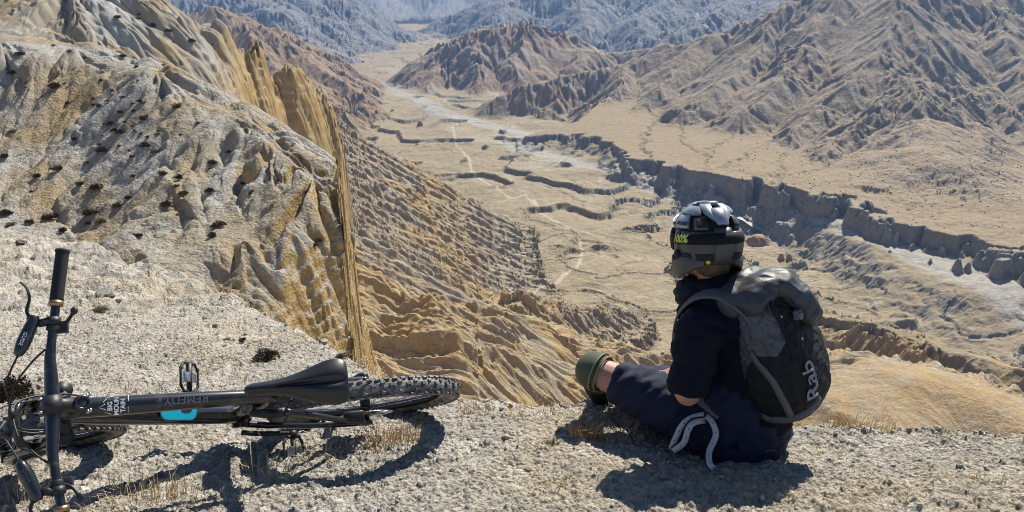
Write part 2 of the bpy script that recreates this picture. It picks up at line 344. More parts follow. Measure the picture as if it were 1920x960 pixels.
# harder beds stand out as ledges
bed = (Z[s] + wx[s] * .03 + fbm(wx[s] / 60, wy[s] / 60, 3, 47) * 12) / 21.0
bf = bed - np.floor(bed)
ledge = (sst(0.30, 0.72, bf) - bf) * 21.0 * 0.30 * sst(-.15, .25, noise(wx[s] / 55, wy[s] / 55, 48)) * sst(.22, .4, np.hypot(gxs, gys))
Z[s] += ledge * apron[s]
# --- valley floor: terraces with small scarps
s = rowsel(300, 5200)
gb = np.hypot(gx[s], gy[s])
pxs = PXof[s]
fl = sst(0.48, 0.2, gb) * sst(420, 600, wy[s])
u = Z[s] + fbm(wx[s] / 170, wy[s] / 170, 2, 5) * 14 + fbm(wx[s] / 45, wy[s] / 45, 2, 55) * 2.5 + (1 - 2 * np.abs(noise(wx[s] / 30, wy[s] / 30, 6))) * 0.9
step = 9.0
k = np.floor(u / step); fr = u / step - k
ter = (k + sst(0.80, 0.97, fr) + 0.10 * fr) * step
k2 = np.floor(u / 3.1); fr2 = u / 3.1 - k2
Z[s] = Z[s] + ((ter - u) * 0.95 + ((sst(0.7, 0.97, fr2) - fr2) * 3.1) * 0.35) * fl * sst(-60, -170, Z[s])
gl_ = np.abs(noise(wx[s] / 95 + noise(wx[s] / 30, wy[s] / 30, 62) * .3, wy[s] / 95, 63)); gl2 = np.abs(noise(wx[s] / 42, wy[s] / 42 + .3 * noise(wx[s] / 18, wy[s] / 18, 65), 64))
Z[s] -= (np.clip(1 - gl_ / .04, 0, 1) * 1.9 * sst(-.1, .25, noise(wx[s] / 160, wy[s] / 160, 69)) + np.clip(1 - gl2 / .04, 0, 1) * .25) * fl * sst(-225, -260, Z[s]) * sst(1700, 1300, wy[s])
# --- gorge of the river
s = rowsel(430, 3200)
dr, zr = polydist(wx[s], wy[s], RIVER)
wob = fbm(wx[s] / 90, wy[s] / 90, 3, 8) * 20
dd = np.maximum(dr + wob * sst(4, 40, dr), 0)
chan = zr + np.where(dd < 12, 0, 0.0) + 26 * sst(12, 70, dd) + 0.5 * np.maximum(dd - 60, 0)
Z[s] = np.minimum(Z[s], smin(Z[s], chan, 3.0))
RD = np.full(Z.shape, 1e6, f32); RD[s] = dr
# far bank: wall and fan
s = rowsel(300, 2600)
yE = np.interp(GX[s], WX, WY); zE = np.interp(GX[s], WX, WZ)
yE = np.where(GX[s] < WX[0], 1e5, yE)
sd = (wy[s] - yE) * 0.85
wn = fbm(wx[s] / 210, wy[s] / 210, 2, 13) * 75 + fbm(wx[s] / 80, wy[s] / 80, 3, 14) * 26 + (2 * np.abs(noise(wx[s] / 42, wy[s] / 42, 17)) - .5) * 34 + (2 * np.abs(noise(wx[s] / 14, wy[s] / 14, 15)) - .5) * 10
rib = (2 * np.abs(noise(wx[s] / 22, wy[s] / 22, 18)) - .5) * 10
sdn = sd + wn
yB = np.interp(GX[s], (np.array([900, 985, 1090, 1140, 1200, 1300]) - 960) / 1545, [1402, 1412, 1510, 1690, 2100, 6000])
plat = zE + 0.03 * np.clip(sd, 0, 500) + fbm(wx[s] / 120, wy[s] / 120, 3, 16) * 2
rt_ = sst(.28, .48, GX[s])
fac = (lerp(.5, .34, rt_) * sst(-7, 6, sdn) + lerp(.5, .66, rt_) * sst(lerp(-62, -125, rt_), -4, lerp(sdn, sd + fbm(wx[s] / 210, wy[s] / 210, 2, 13) * 75 + fbm(wx[s] / 80, wy[s] / 80, 3, 14) * 9, rt_) + rib * (1 - .6 * rt_))) * sst(8, -6, wy[s] - yB + wn * .5)
up = np.where(plat > Z[s], Z[s] + (plat - Z[s]) * fac, Z[s])
Z[s] = np.where(sd > -190, up, Z[s])
rub = fbm(wx[s] / 45, wy[s] / 45, 4, 24) * 5
RDs = RD[s]
Z[s] += np.maximum(rub, -2) * sst(30, 70, RDs) * sst(190, 90, RDs) * sst(1300, 1000, wy[s])
FAN = np.zeros(Z.shape, f32); FAN[s] = sst(4, 12, sdn) * (GX[s] > WX[0]) * (wy[s] < yB)
for wd, dp, pts in ((7, 5, [(1218, 190, 1620), (1228, 222, 1480), (1212, 248, 1370), (1206, 268, 1270), (1215, 292, 1200)]),
                    (5, 3.5, [(1372, 222, 1480), (1377, 242, 1400), (1372, 262, 1340), (1345, 278, 1270), (1322, 295, 1210), (1322, 318, 1120)]),
                    (5, 3.5, [(1283, 232, 1470), (1276, 255, 1380), (1274, 275, 1300), (1298, 288, 1245), (1322, 297, 1205)]),
                    (5, 3.5, [(1452, 240, 1390), (1446, 262, 1300), (1412, 285, 1220), (1382, 300, 1180), (1350, 314, 1130)]),
                    (6, 4, [(1470, 280, 1220), (1462, 305, 1150), (1464, 325, 1100), (1455, 340, 1060), (1446, 356, 1025)]),
                    (4, 2.5, [(1620, 282, 1180), (1560, 300, 1150), (1510, 316, 1120), (1466, 330, 1085)]),
                    (4, 2.5, [(1800, 330, 1010), (1740, 350, 990), (1700, 380, 940)])):
    dg, _ = polydist(wx[s] + fbm(wx[s] / 30, wy[s] / 30, 2, 19) * 14, wy[s] + fbm(wx[s] / 30, wy[s] / 30, 2, 20) * 14, [at(*p) for p in pts])
    Z[s] -= dp * np.clip(1 - dg / wd, 0, 1) ** 0.7 * (0.7 + noise(wx[s] / 12, wy[s] / 12, 23))
# --- hills and mountains from their crest lines
s = rowsel(420, 12001)
hx = wx[s]; hy = wy[s]
warpx = fbm(hx / 220, hy / 220, 3, 61) * 40; warpy = fbm(hx / 220, hy / 220, 3, 71) * 40
far = sst(1200, 4000, hy)
H = np.full(hx.shape, -1e4)
for slope, rnd, pts in RIDGES:
    P = np.array([at(*p) for p in pts])
    reach = (P[:, 2].max() + 345) / slope * 1.1 + 80
    sc = 1 + far * 0.8
    for a, b in zip(P[:-1], P[1:]):
        y0, y1 = min(a[1], b[1]) - reach, max(a[1], b[1]) + reach
        i0 = int(np.searchsorted(rowY[s], y0)); i1 = int(np.searchsorted(rowY[s], y1))
        if i1 <= i0: continue
        qx = hx[i0:i1] + warpx[i0:i1] * sc[i0:i1]; qy = hy[i0:i1] + warpy[i0:i1] * sc[i0:i1]
        x0, x1 = min(a[0], b[0]) - reach, max(a[0], b[0]) + reach
        vx, vy = b[0] - a[0], b[1] - a[1]; L = vx * vx + vy * vy + 1e-9
        t = np.clip(((qx - a[0]) * vx + (qy - a[1]) * vy) / L, 0, 1)
        d = np.hypot(qx - a[0] - t * vx, qy - a[1] - t * vy)
        drop = slope * (np.sqrt(d * d + rnd * rnd) - rnd)
        h = a[2] + t * (b[2] - a[2]) - drop
        H[i0:i1] = smax(H[i0:i1], h, 9.0)
Zb = Z[s]
sdm = np.full(Z.shape, -1e3); sdm[rowsel(300, 2600)] = sdn; sdm = sdm[s]
H = np.where((GX[s] > WX[0]) & (hy < 2600), H - 120 * sst(60, -30, sdm), H)
mtn = sst(-6, 14, H - Zb)
Zm = smax(Zb, H, 10.0)
full = Z.copy(); full[s] = Zm
gx, gy = grad(full)
e1, c1 = erode(hx, hy, gx[s], gy[s], 190.0, 10.0, 3, 91, sharp=1, gain=0.5, smin_=0.08, smax_=0.45, spread=0.6, stripes=2.0)
e2, c2 = erode(hx, hy, gx[s], gy[s], 62.0, 3.0, 3, 95, sharp=1, gain=0.5, smin_=0.08, smax_=0.40, spread=0.7, stripes=2.2)
big = sst(1500, 3500, hy)
Zm = np.where(Zm > 40, 40 + 90 * np.tanh((Zm - 40) / 90), Zm)
patchy = .45 + .75 * sst(-.25, .3, fbm(hx / 260, hy / 260, 2, 66))
Z[s] = Zm + mtn * patchy * (e1 * lerp(0.62, 1.25, big) + e2 * lerp(0.6, 1.2, big))
MT = np.zeros(Z.shape, f32); MT[s] = mtn
crest[s] = np.where(mtn > 0.3, 0.5 * c1 + 0.5 * c2, crest[s])
# --- ribs on the scarps and the gorge wall
s = rowsel(520, 2300)
gx, gy = grad(Z)
e3, c3 = erode(wx[s], wy[s], gx[s], gy[s], 26.0, 1.5, 2, 131, sharp=1, gain=0.5, smin_=0.35, smax_=0.9, spread=0.3, stripes=2.0)
Z[s] += e3 * (1 - MT[s])
# --- the knoll in front
s = rowsel(0, 68)
kx, ky = wx[s], wy[s]
lumps = fbm(kx / 0.9, ky / 0.9, 4, 201) * 0.05 * sst(0.5, 2.5, ky) + fbm(kx / 4.0, ky / 4.0, 3, 207) * 0.20 * sst(4, 9, ky)
plane = -(KN_A + KN_B * ky) + lumps
eY = np.exp(np.interp(GX[s], EX, EY))
over = (ky - eY * (1 + 0.05 * fbm(kx / np.maximum(eY, 1) * 5, eY * 0, 3, 31)))
rnd = 0.02 * eY
fall = 0.9 * 0.5 * (over + np.sqrt(over * over + rnd * rnd))
kn = plane - fall
Zk = Z[s]
Z[s] = np.where(ky < 20, kn, smax(kn, Zk, 0.5))
KN = np.zeros(Z.shape, f32); KN[s] = np.where(ky < 20, 1, (kn > Zk - 0.2))
print('terrain', Z.shape, round(time.time() - T0, 1), 's')
# ------------------------------------------------------------------ fine relief, colour and the meshes
def land_height(x, y):                         # height of the finished land under a point
    X = x / y; j = np.clip(np.searchsorted(colX, X) - 1, 0, len(colX) - 2); i = np.clip(np.searchsorted(rowY, y) - 1, 0, len(rowY) - 2)
    u = (X - colX[j]) / (colX[j + 1] - colX[j]); v = (y - rowY[i]) / (rowY[i + 1] - rowY[i])
    return float((Z[i, j] * (1 - u) + Z[i, j + 1] * u) * (1 - v) + (Z[i + 1, j] * (1 - u) + Z[i + 1, j + 1] * u) * v)
# grains and clods on the knoll
s = rowsel(0.9, 68)
kx, ky = wx[s], wy[s]
k1 = KN[s]
nearf = sst(9, 4, ky)
d1, v1 = cells(kx / 0.045, ky / 0.045, 301); d2, v2 = cells(kx / 0.016, ky / 0.016, 305); d3, v3 = cells(kx / 0.22, ky / 0.22, 309)
dome = lambda d, v, r: np.sqrt(np.maximum(0, (r * (.45 + .55 * v)) ** 2 - d * d))
d0, v0 = cells(kx / 0.12, ky / 0.12, 300)
clod = dome(d1, v1, .5) * (v1 > .5) * 0.013 + dome(d2, v2, .5) * (v2 > .25) * 0.009 + dome(d0, v0, .42) * (v0 > .88) * 0.022
patch = sst(-0.25, 0.35, fbm(kx / 0.35, ky / 0.35, 3, 311))
rel = (clod * (0.5 + patch) + fbm(kx / 0.05, ky / 0.05, 4, 313, 0.65) * 0.014) * nearf
d4, v4 = cells(kx / 0.5, ky / 0.5, 321); d5, v5 = cells(kx / 0.17, ky / 0.17, 325)
relf = (dome(d4, v4, .5) * (v4 > .5) * 0.10 + dome(d5, v5, .5) * (v5 > .3) * 0.075 + fbm(kx / 0.5, ky / 0.5, 5, 323, 0.6) * 0.10) * sst(3.2, 7, ky)
Z[s] += (rel + relf) * k1
s0k = s; V2 = ((v2 - .5) * .5 * (d2 < .45) + (v1 - .5) * .35 * (d1 < .45)) * nearf + ((v5 - .5) * .45 + (v4 - .5) * .2) * sst(3.2, 7, ky)
# bluff: rills, pits and ledges
s = rowsel(70, 660); bx, by = wx[s], wy[s]
fb = np.where(by < 240, 2.0, 7.0)
rough = fbm(bx / (1.2 * fb), by / (1.2 * fb), 5, 401, 0.6) * 0.11 * fb
cl, cv = cells(bx / (0.8 * fb), by / (0.8 * fb), 407)
Z[s] += (rough + dome(cl, cv, .5) * (cv > .5) * 0.13 * fb) * bluff[s]
s = rowsel(300, 1250)
Z[s] += fbm(wx[s] / 9, wy[s] / 9, 4, 411, 0.55) * 0.35 * apron[s]
s = rowsel(600, 12001)
Z[s] += fbm(wx[s] / 22, wy[s] / 22, 4, 421, 0.55) * 1.2 * (0.1 + MT[s])
gx, gy = grad(Z); SL = np.hypot(gx, gy)

def rgb(*c): return np.array(c, f32)
def mixc(c, col, t): return c + (np.asarray(col, f32) - c) * np.clip(t, 0, 1)[..., None]
C = np.zeros(Z.shape + (3,), f32)
N1 = np.zeros(Z.shape, f32)
for a, b, sc_ in ((0, 68, 1.2), (68, 240, 12.0), (240, 1200, 40.0), (1200, 12001, 160.0)):
    q = rowsel(a, b); N1[q] = fbm(wx[q] / sc_, wy[q] / sc_, 4, 501)
N2 = np.zeros(Z.shape, f32)
for a, b, sc_ in ((0, 68, .25), (68, 240, 2.6), (240, 1200, 9.0), (1200, 12001, 40.0)):
    q = rowsel(a, b); N2[q] = fbm(wx[q] / sc_, wy[q] / sc_, 4, 511)
# knoll: pale grit, warmer in patches
q = rowsel(0, 68)
c = np.broadcast_to(rgb(.43, .39, .32), C[q].shape).copy()
c = mixc(c, (.44, .36, .24), sst(-.1, .5, N1[q]) * .8); c = mixc(c, (.34, .32, .28), sst(.1, .5, N2[q]) * .7); c = mixc(c, (.52, .49, .43), sst(.15, .5, -N2[q]) * .5)
C[q] = c
# bluff
q = rowsel(66, 660); zz = Z[q]; sl = SL[q]
c = np.broadcast_to(rgb(.36, .31, .235), zz.shape + (3,)).copy()
c = mixc(c, (.42, .40, .36), sst(.0, .5, N1[q] + .15)); c = mixc(c, (.38, .28, .15), sst(.05, .5, -N1[q]) * .8)
c = mixc(c, (.27, .235, .18), sst(.1, .5, N2[q]) * .6)
pxq = PXof[q]
och = np.maximum(sst(1.2, 2.2, sl) * sst(380, 480, pxq), sst(.9, 1.6, sl) * sst(240, 300, wy[q]) * sst(480, 520, pxq))
c = mixc(c, (.45, .31, .13), och); c = mixc(c, (.38, .24, .09), och * sst(0, .4, N2[q]))
bz = zz / np.where(wy[q] < 240, 1.9, 6.0) + N1[q] * 1.5
c = mixc(c, (.50, .42, .27), och * sst(.45, .9, np.sin(bz * 6.28)) * .6); c = mixc(c, (.30, .20, .095), och * sst(.6, .95, np.sin(bz * 3.9 + 2)) * .6)
kb = bluff[q][..., None]
# badlands: ochre near, grey and red-brown strata farther
zz = Z[q.start:]; n = q.start
q2 = rowsel(66, 1250); zz = Z[q2]
strat = zz / 26 + N1[q2] * 1.1 + (wx[q2] * .004)
a = np.broadcast_to(rgb(.40, .29, .15), zz.shape + (3,)).copy()
a = mixc(a, (.37, .305, .21), sst(0, .5, N1[q2]) * .8)
gsel = sst(-0.2, .6, np.sin(strat * 2.2) + .6 * sst(470, 640, wy[q2]) - .7 * sst(520, 400, wy[q2]))
a = mixc(a, (.33, .29, .225), gsel * .85)
a = mixc(a, (.30, .17, .09), sst(.55, .95, np.sin(strat * 3.1 + 1.0)) * .32 * sst(480, 620, wy[q2]))
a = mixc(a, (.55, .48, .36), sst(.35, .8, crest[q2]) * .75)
a = mixc(a, (.36, .25, .135), sst(.0, .45, N2[q2]) * .6)
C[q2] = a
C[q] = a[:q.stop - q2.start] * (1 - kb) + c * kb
qk = rowsel(0, 68)
kk = KN[qk][..., None]
cK = np.broadcast_to(rgb(.40, .372, .32), C[qk].shape).copy()
cK = mixc(cK, (.42, .35, .25), sst(-.1, .5, N1[qk]) * .7); cK = mixc(cK, (.33, .305, .26), sst(.1, .5, N2[qk]) * .7); cK = mixc(cK, (.54, .51, .45), sst(.12, .5, -N2[qk]) * .6)
g0 = int(s0k.start - qk.start)
grain = np.zeros(kk.shape[:2], f32); grain[g0:g0 + V2.shape[0]] = V2
cK = cK * (1 + grain[..., None])
C[qk] = C[qk] * (1 - kk) + cK * kk
# valley floor
q = rowsel(420, 5200); zz = Z[q]; sl = SL[q]
c = np.broadcast_to(rgb(.315, .255, .165), zz.shape + (3,)).copy()
c = mixc(c, (.36, .315, .23), sst(0.05, .5, N1[q]) * .8); c = mixc(c, (.30, .24, .16), sst(.0, .5, N2[q]) * .6)
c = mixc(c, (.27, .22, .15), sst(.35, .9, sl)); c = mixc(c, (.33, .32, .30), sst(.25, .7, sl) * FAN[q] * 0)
fl2 = sst(.40, .22, np.hypot(BGX[q], BGY[q])) * sst(-225, -268, zz) * sst(430, 620, wy[q] + .25 * wx[q] + N1[q] * 150) 
flr = np.maximum(fl2, sst(900, 1100, wy[q]))
# river bed: grey gravel
c = mixc(c, (.38, .362, .33), sst(36, 14, RD[q]) * .75)
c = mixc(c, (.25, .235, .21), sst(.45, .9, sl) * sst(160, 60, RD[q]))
# fan across the river
c = mixc(c, (.31, .24, .152), FAN[q] * .9)
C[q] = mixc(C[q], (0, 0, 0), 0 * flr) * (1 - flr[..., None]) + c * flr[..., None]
# mountains
q = rowsel(420, 12001); zz = Z[q]; sl = SL[q]; pm = PXof[q]; ym = wy[q]
c = np.broadcast_to(rgb(.345, .272, .185), zz.shape + (3,)).copy()
c = mixc(c, (.30, .262, .215), sst(.3, .7, sl) * .5)
red = sst(900, 700, pm - 330) * sst(1400, 1800, ym) * sst(3000, 2500, ym) * sst(700, 800, pm)
c = mixc(c, (.32, .215, .15), red * sst(-.2, .5, np.sin(zz / 16 + N1[q] * 3)) * .7)
c = mixc(c, (.33, .225, .15), sst(.25, .6, N1[q]) * .5)
brn = sst(790, 730, pm) * sst(2500, 2350, ym)
c = mixc(c, (.30, .20, .12), brn * .8)
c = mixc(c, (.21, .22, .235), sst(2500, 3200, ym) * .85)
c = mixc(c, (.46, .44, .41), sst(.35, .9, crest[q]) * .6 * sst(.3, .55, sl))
c = mixc(c, (.255, .205, .15), sst(.0, .45, N2[q]) * .6)
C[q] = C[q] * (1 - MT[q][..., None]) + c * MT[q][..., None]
# zones for splitting the land into its landforms
zone[:] = 2
zone[(bluff > .5)] = 1
zone[(wy > 66) & (bluff <= .5)] = 2
zone[(wy > 420)] = np.where((np.hypot(BGX, BGY) < .31) & (bluff <= .5), 3, np.where(bluff > .5, 1, 2))[wy > 420]
zone[wy > 1000] = 3
zone[(MT > .5)] = 4
zone[(MT > .5) & (wy > 2500)] = 5
zone[wy > 5200] = 5
zone[KN > .5] = 0
TD = np.full(Z.shape, 1e6, f32)
q = rowsel(500, 2300)
def drape(px, py):                             # where the sight line through a pixel meets the land
    X, yy, zz = ray(px, py); t = X / yy
    j = np.clip(np.searchsorted(colX, t), 0, len(colX) - 1)
    g = zz / yy * rowY; hit = np.nonzero((Z[:, j] > g) & (rowY > 400))[0]
    i = hit[0] if len(hit) else np.argmin(abs(g + 300))
    return (t * rowY[i], rowY[i], Z[i, j])
for tr in TRACKS:
    d_, _ = polydist(wx[q], wy[q], [drape(*p) for p in tr]); TD[q] = np.minimum(TD[q], d_ + fbm(wx[q] / 15, wy[q] / 15, 2, 44) * 2)
zone[(TD < 2.0) & (wy > 500) & (wy < 2300) & (MT < .5)] = 7
C[zone == 7] = rgb(.43, .375, .28)

def nmath(nt, op, a, b=None, **k):
    n = nt.nodes.new('ShaderNodeMath'); n.operation = op
    for i, v in enumerate((a, b)):
        if v is None: continue
        if hasattr(v, 'links'): nt.links.new(v, n.inputs[i])
        else: n.inputs[i].default_value = v
    return n.outputs[0]
def land_mat(name, scales, bump, dist, var=0.25, vor=None, rough=0.95):
    m = bpy.data.materials.new(name); m.use_nodes = True; nt = m.node_tree; L = nt.links
    b = nt.nodes['Principled BSDF']; b.inputs['Roughness'].default_value = rough; b.inputs['Specular IOR Level'].default_value = 0.12
    at_ = nt.nodes.new('ShaderNodeAttribute'); at_.attribute_name = 'tint'
    geo = nt.nodes.new('ShaderNodeNewGeometry')
    hsum = None; first = None
    for i, (sc_, wt) in enumerate(scales):
        n = nt.nodes.new('ShaderNodeTexNoise'); n.inputs['Scale'].default_value = sc_; n.inputs['Detail'].default_value = 6; n.inputs['Roughness'].default_value = 0.65
        L.new(geo.outputs['Position'], n.inputs['Vector'])
        v = nmath(nt, 'MULTIPLY', n.outputs['Fac'], wt)
        hsum = v if hsum is None else nmath(nt, 'ADD', hsum, v)
        first = first or n
    if vor:
        vn = nt.nodes.new('ShaderNodeTexVoronoi'); vn.inputs['Scale'].default_value = vor[0]; L.new(geo.outputs['Position'], vn.inputs['Vector'])
        hsum = nmath(nt, 'SUBTRACT', hsum, nmath(nt, 'MULTIPLY', vn.outputs['Distance'], vor[1]))
    bp = nt.nodes.new('ShaderNodeBump'); bp.inputs['Strength'].default_value = bump; bp.inputs['Distance'].default_value = dist
    L.new(hsum, bp.inputs['Height']); L.new(bp.outputs[0], b.inputs['Normal'])
    n = nt.nodes.new('ShaderNodeTexNoise'); n.inputs['Scale'].default_value = scales[0][0] * 2.3; n.inputs['Detail'].default_value = 5; n.inputs['Roughness'].default_value = .7
    L.new(geo.outputs['Position'], n.inputs['Vector'])
    mr = nt.nodes.new('ShaderNodeMapRange'); mr.inputs['From Min'].default_value = .3; mr.inputs['From Max'].default_value = .7
    mr.inputs['To Min'].default_value = 1 - var; mr.inputs['To Max'].default_value = 1 + var; L.new(n.outputs['Fac'], mr.inputs['Value'])
    mx = nt.nodes.new('ShaderNodeVectorMath'); mx.operation = 'SCALE'; L.new(at_.outputs['Color'], mx.inputs[0]); L.new(mr.outputs[0], mx.inputs['Scale'])
    n2 = nt.nodes.new('ShaderNodeTexNoise'); n2.inputs['Scale'].default_value = scales[1][0] * 3.1; n2.inputs['Detail'].default_value = 4; n2.inputs['Roughness'].default_value = .75
    L.new(geo.outputs['Position'], n2.inputs['Vector'])
    mr2 = nt.nodes.new('ShaderNodeMapRange'); mr2.inputs['From Min'].default_value = .34; mr2.inputs['From Max'].default_value = .62
    mr2.inputs['To Min'].default_value = 1 - var * 1.5; mr2.inputs['To Max'].default_value = 1 + var * .8; L.new(n2.outputs['Fac'], mr2.inputs['Value'])
    mx2 = nt.nodes.new('ShaderNodeVectorMath'); mx2.operation = 'SCALE'; L.new(mx.outputs[0], mx2.inputs[0]); L.new(mr2.outputs[0], mx2.inputs['Scale'])
    L.new(mx2.outputs[0], b.inputs['Base Color'])
    return m
ZONES = {0: ('ground', land_mat('pale_grit', [(22, 1), (90, .5)], 0.9, 0.03, .28, (60, .5))),
         1: ('hillside', land_mat('bluff_earth', [(1.2, 1), (5, .5)], 0.9, 0.5, .25, (2.5, .4))),
         2: ('badlands', land_mat('ochre_earth', [(.25, 1), (1.1, .5)], 0.7, 2.2, .22)),
         3: ('valley_floor', land_mat('valley_earth', [(.06, 1), (.3, .5)], 0.6, 5.0, .2)),
         4: ('hills', land_mat('hill_earth', [(.04, 1), (.2, .5)], 0.7, 9.0, .25)),
         5: ('mountains', land_mat('mountain_rock', [(.012, 1), (.06, .5)], 0.7, 30.0, .25)),
         7: ('dirt_track', land_mat('track_dust', [(.2, 1), (.8, .4)], 0.3, 1.0, .12))}
nr, nc = Z.shape
vid = np.arange(nr * nc).reshape(nr, nc)
quads = np.stack([vid[:-1, :-1], vid[:-1, 1:], vid[1:, 1:], vid[1:, :-1]], -1).reshape(-1, 4)
fz = zone[:-1, :-1].reshape(-1)
V = np.stack([wx, wy, Z], -1).reshape(-1, 3).astype(f32)
Cf = np.clip(C, 0.02, .8).reshape(-1, 3)
def land_mesh(name, sel, mat):
    q = quads[sel]
    used, inv = np.unique(q, return_inverse=True)
    me = bpy.data.meshes.new(name)
    nv, nf = len(used), len(q)
    me.vertices.add(nv); me.vertices.foreach_set('co', V[used].ravel())
    me.loops.add(nf * 4); me.loops.foreach_set('vertex_index', inv.ravel().astype(np.int32))
    me.polygons.add(nf); me.polygons.foreach_set('loop_start', np.arange(nf, dtype=np.int32) * 4)
    me.update(calc_edges=True)
    me.shade_smooth()
    ca = me.attributes.new('tint', 'FLOAT_COLOR', 'POINT')
    ca.data.foreach_set('color', np.concatenate([Cf[used], np.ones((nv, 1), f32)], 1).ravel())
    me.materials.append(mat)
    o = bpy.data.objects.new(name, me); COL.objects.link(o); o['kind'] = 'structure'
    return o
for zid, (nm, mt) in ZONES.items():
    sel = np.nonzero(fz == zid)[0]
    if len(sel): land_mesh(nm, sel, mt)
print('land meshes', round(time.time() - T0, 1), 's')
# ------------------------------------------------------------------ air
def add_haze(density):
    zt = max(float(Z.max()), 0.0) + 20; zb = float(Z.min()) - 1
    bm = bmesh.new(); bmesh.ops.create_cube(bm, size=1.0)
    me = bpy.data.meshes.new('haze'); bm.to_mesh(me); bm.free()
    o = bpy.data.objects.new('haze', me); COL.objects.link(o); o['kind'] = 'stuff'
    o.scale = (110000, 26200, zt - zb); o.location = (0, 0, (zt + zb) / 2)
    m = bpy.data.materials.new('pale_air'); m.use_nodes = True; nt = m.node_tree; nt.nodes.remove(nt.nodes['Principled BSDF'])
    v = nt.nodes.new('ShaderNodeVolumePrincipled'); v.inputs['Color'].default_value = (.31, .56, 1.0, 1); v.inputs['Density'].default_value = density; v.inputs['Anisotropy'].default_value = 0.2
    nt.links.new(v.outputs[0], nt.nodes['Material Output'].inputs['Volume'])
    me.materials.append(m)
add_haze(6e-5)
print('haze', Z.max(), Z.min())
# ------------------------------------------------------------------ helpers for the things
def V3(*a): return Vector(a)
def mat(name, col, rough=.6, metal=0.0, spec=.5, noise_=None, bump=None, coat=0):
    m = bpy.data.materials.new(name); m.use_nodes = True; nt = m.node_tree; b = nt.nodes['Principled BSDF']
    b.inputs['Base Color'].default_value = (*col, 1); b.inputs['Roughness'].default_value = rough; b.inputs['Metallic'].default_value = metal
    b.inputs['Specular IOR Level'].default_value = spec; b.inputs['Coat Weight'].default_value = coat; b.inputs['Coat Roughness'].default_value = .1
    tc = nt.nodes.new('ShaderNodeTexCoord')
    if noise_:                                     # (scale, second colour, low, high): worn or dusty patches
        n = nt.nodes.new('ShaderNodeTexNoise'); n.inputs['Scale'].default_value = noise_[0]; n.inputs['Detail'].default_value = 6; n.inputs['Roughness'].default_value = .65
        nt.links.new(tc.outputs['Object'], n.inputs['Vector'])
        r = nt.nodes.new('ShaderNodeMapRange'); r.inputs['From Min'].default_value = noise_[2]; r.inputs['From Max'].default_value = noise_[3]
        nt.links.new(n.outputs['Fac'], r.inputs['Value'])
        mx = nt.nodes.new('ShaderNodeMix'); mx.data_type = 'RGBA'; mx.inputs['A'].default_value = (*col, 1); mx.inputs['B'].default_value = (*noise_[1], 1)
        nt.links.new(r.outputs[0], mx.inputs['Factor']); nt.links.new(mx.outputs['Result'], b.inputs['Base Color'])
    if bump:                                       # (scale, strength, distance)
        n = nt.nodes.new('ShaderNodeTexNoise'); n.inputs['Scale'].default_value = bump[0]; n.inputs['Detail'].default_value = 4
        nt.links.new(tc.outputs['Object'], n.inputs['Vector'])
        bp = nt.nodes.new('ShaderNodeBump'); bp.inputs['Strength'].default_value = bump[1]; bp.inputs['Distance'].default_value = bump[2]
        nt.links.new(n.outputs['Fac'], bp.inputs['Height']); nt.links.new(bp.outputs[0], b.inputs['Normal'])
    return m
def empty(name, label=None, cat=None, group=None, parent=None, mw=None):
    o = bpy.data.objects.new(name, None); COL.objects.link(o); o.empty_display_size = .1
    if mw is not None: o.matrix_world = mw
    if label: o['label'] = label
    if cat: o['category'] = cat
    if group: o['group'] = group
    if parent: o.parent = parent
    return o
def obj(name, bm, m, parent=None, smooth=True, label=None, cat=None, group=None, kind=None, bevel=0):
    me = bpy.data.meshes.new(name)
    if isinstance(bm, bmesh.types.BMesh):
        bmesh.ops.recalc_face_normals(bm, faces=bm.faces[:]); bm.to_mesh(me); bm.free()
    else: me = bm; me.name = name
    if smooth: me.shade_smooth()
    for mm in (m if isinstance(m, (list, tuple)) else [m]):
        if isinstance(bm, bpy.types.Mesh) and len(me.materials): me.materials.clear()
        me.materials.append(mm)
    o = bpy.data.objects.new(name, me); COL.objects.link(o)
    if bevel:
        b = o.modifiers.new('bevel', 'BEVEL'); b.width = bevel; b.segments = 2; b.limit_method = 'ANGLE'; b.angle_limit = R(35)
    if parent: o.parent = parent
    for k, v in (('label', label), ('category', cat), ('group', group), ('kind', kind)):
        if v: o[k] = v
    return o
def frames(path):
    P = [Vector(p) for p in path]; n = len(P); T = []
    for i in range(n):
        a = P[max(i - 1, 0)]; b = P[min(i + 1, n - 1)]; T.append((b - a).normalized())
    up = Vector((0, 0, 1)) if abs(T[0].z) < .9 else Vector((1, 0, 0))
    N = [(up - T[0] * up.dot(T[0])).normalized()]
    for i in range(1, n):
        v = N[-1] - T[i] * N[-1].dot(T[i]); N.append(v.normalized())
    return P, T, N
def sweep(bm, path, rad, seg=10, cap=True, prof=None, closed=False, up=None):
    """tube along a path; rad: number, list of numbers or list of (side, normal) radii; prof: list of unit 2D points"""
    P, T, N = frames(path)
    if up is not None:
        U = Vector(up); N = [(U - t * U.dot(t)).normalized() for t in T]
    prof = prof or [(math.cos(2 * math.pi * k / seg), math.sin(2 * math.pi * k / seg)) for k in range(seg)]
    rings = []
    for i, (p, t, nn) in enumerate(zip(P, T, N)):
        s = t.cross(nn); r = rad[i] if isinstance(rad, list) else rad
        ra, rb = r if isinstance(r, (list, tuple)) else (r, r)
        rings.append([bm.verts.new(p + s * (ra * a) + nn * (rb * b)) for a, b in prof])
    m = len(prof)
    for i in range(len(rings) - 1 + (1 if closed else 0)):
        A, B = rings[i], rings[(i + 1) % len(rings)]
        for k in range(m): bm.faces.new((A[k], A[(k + 1) % m], B[(k + 1) % m], B[k]))
    if cap and not closed:
        bm.faces.new(rings[0][::-1]); bm.faces.new(rings[-1])
    return bm
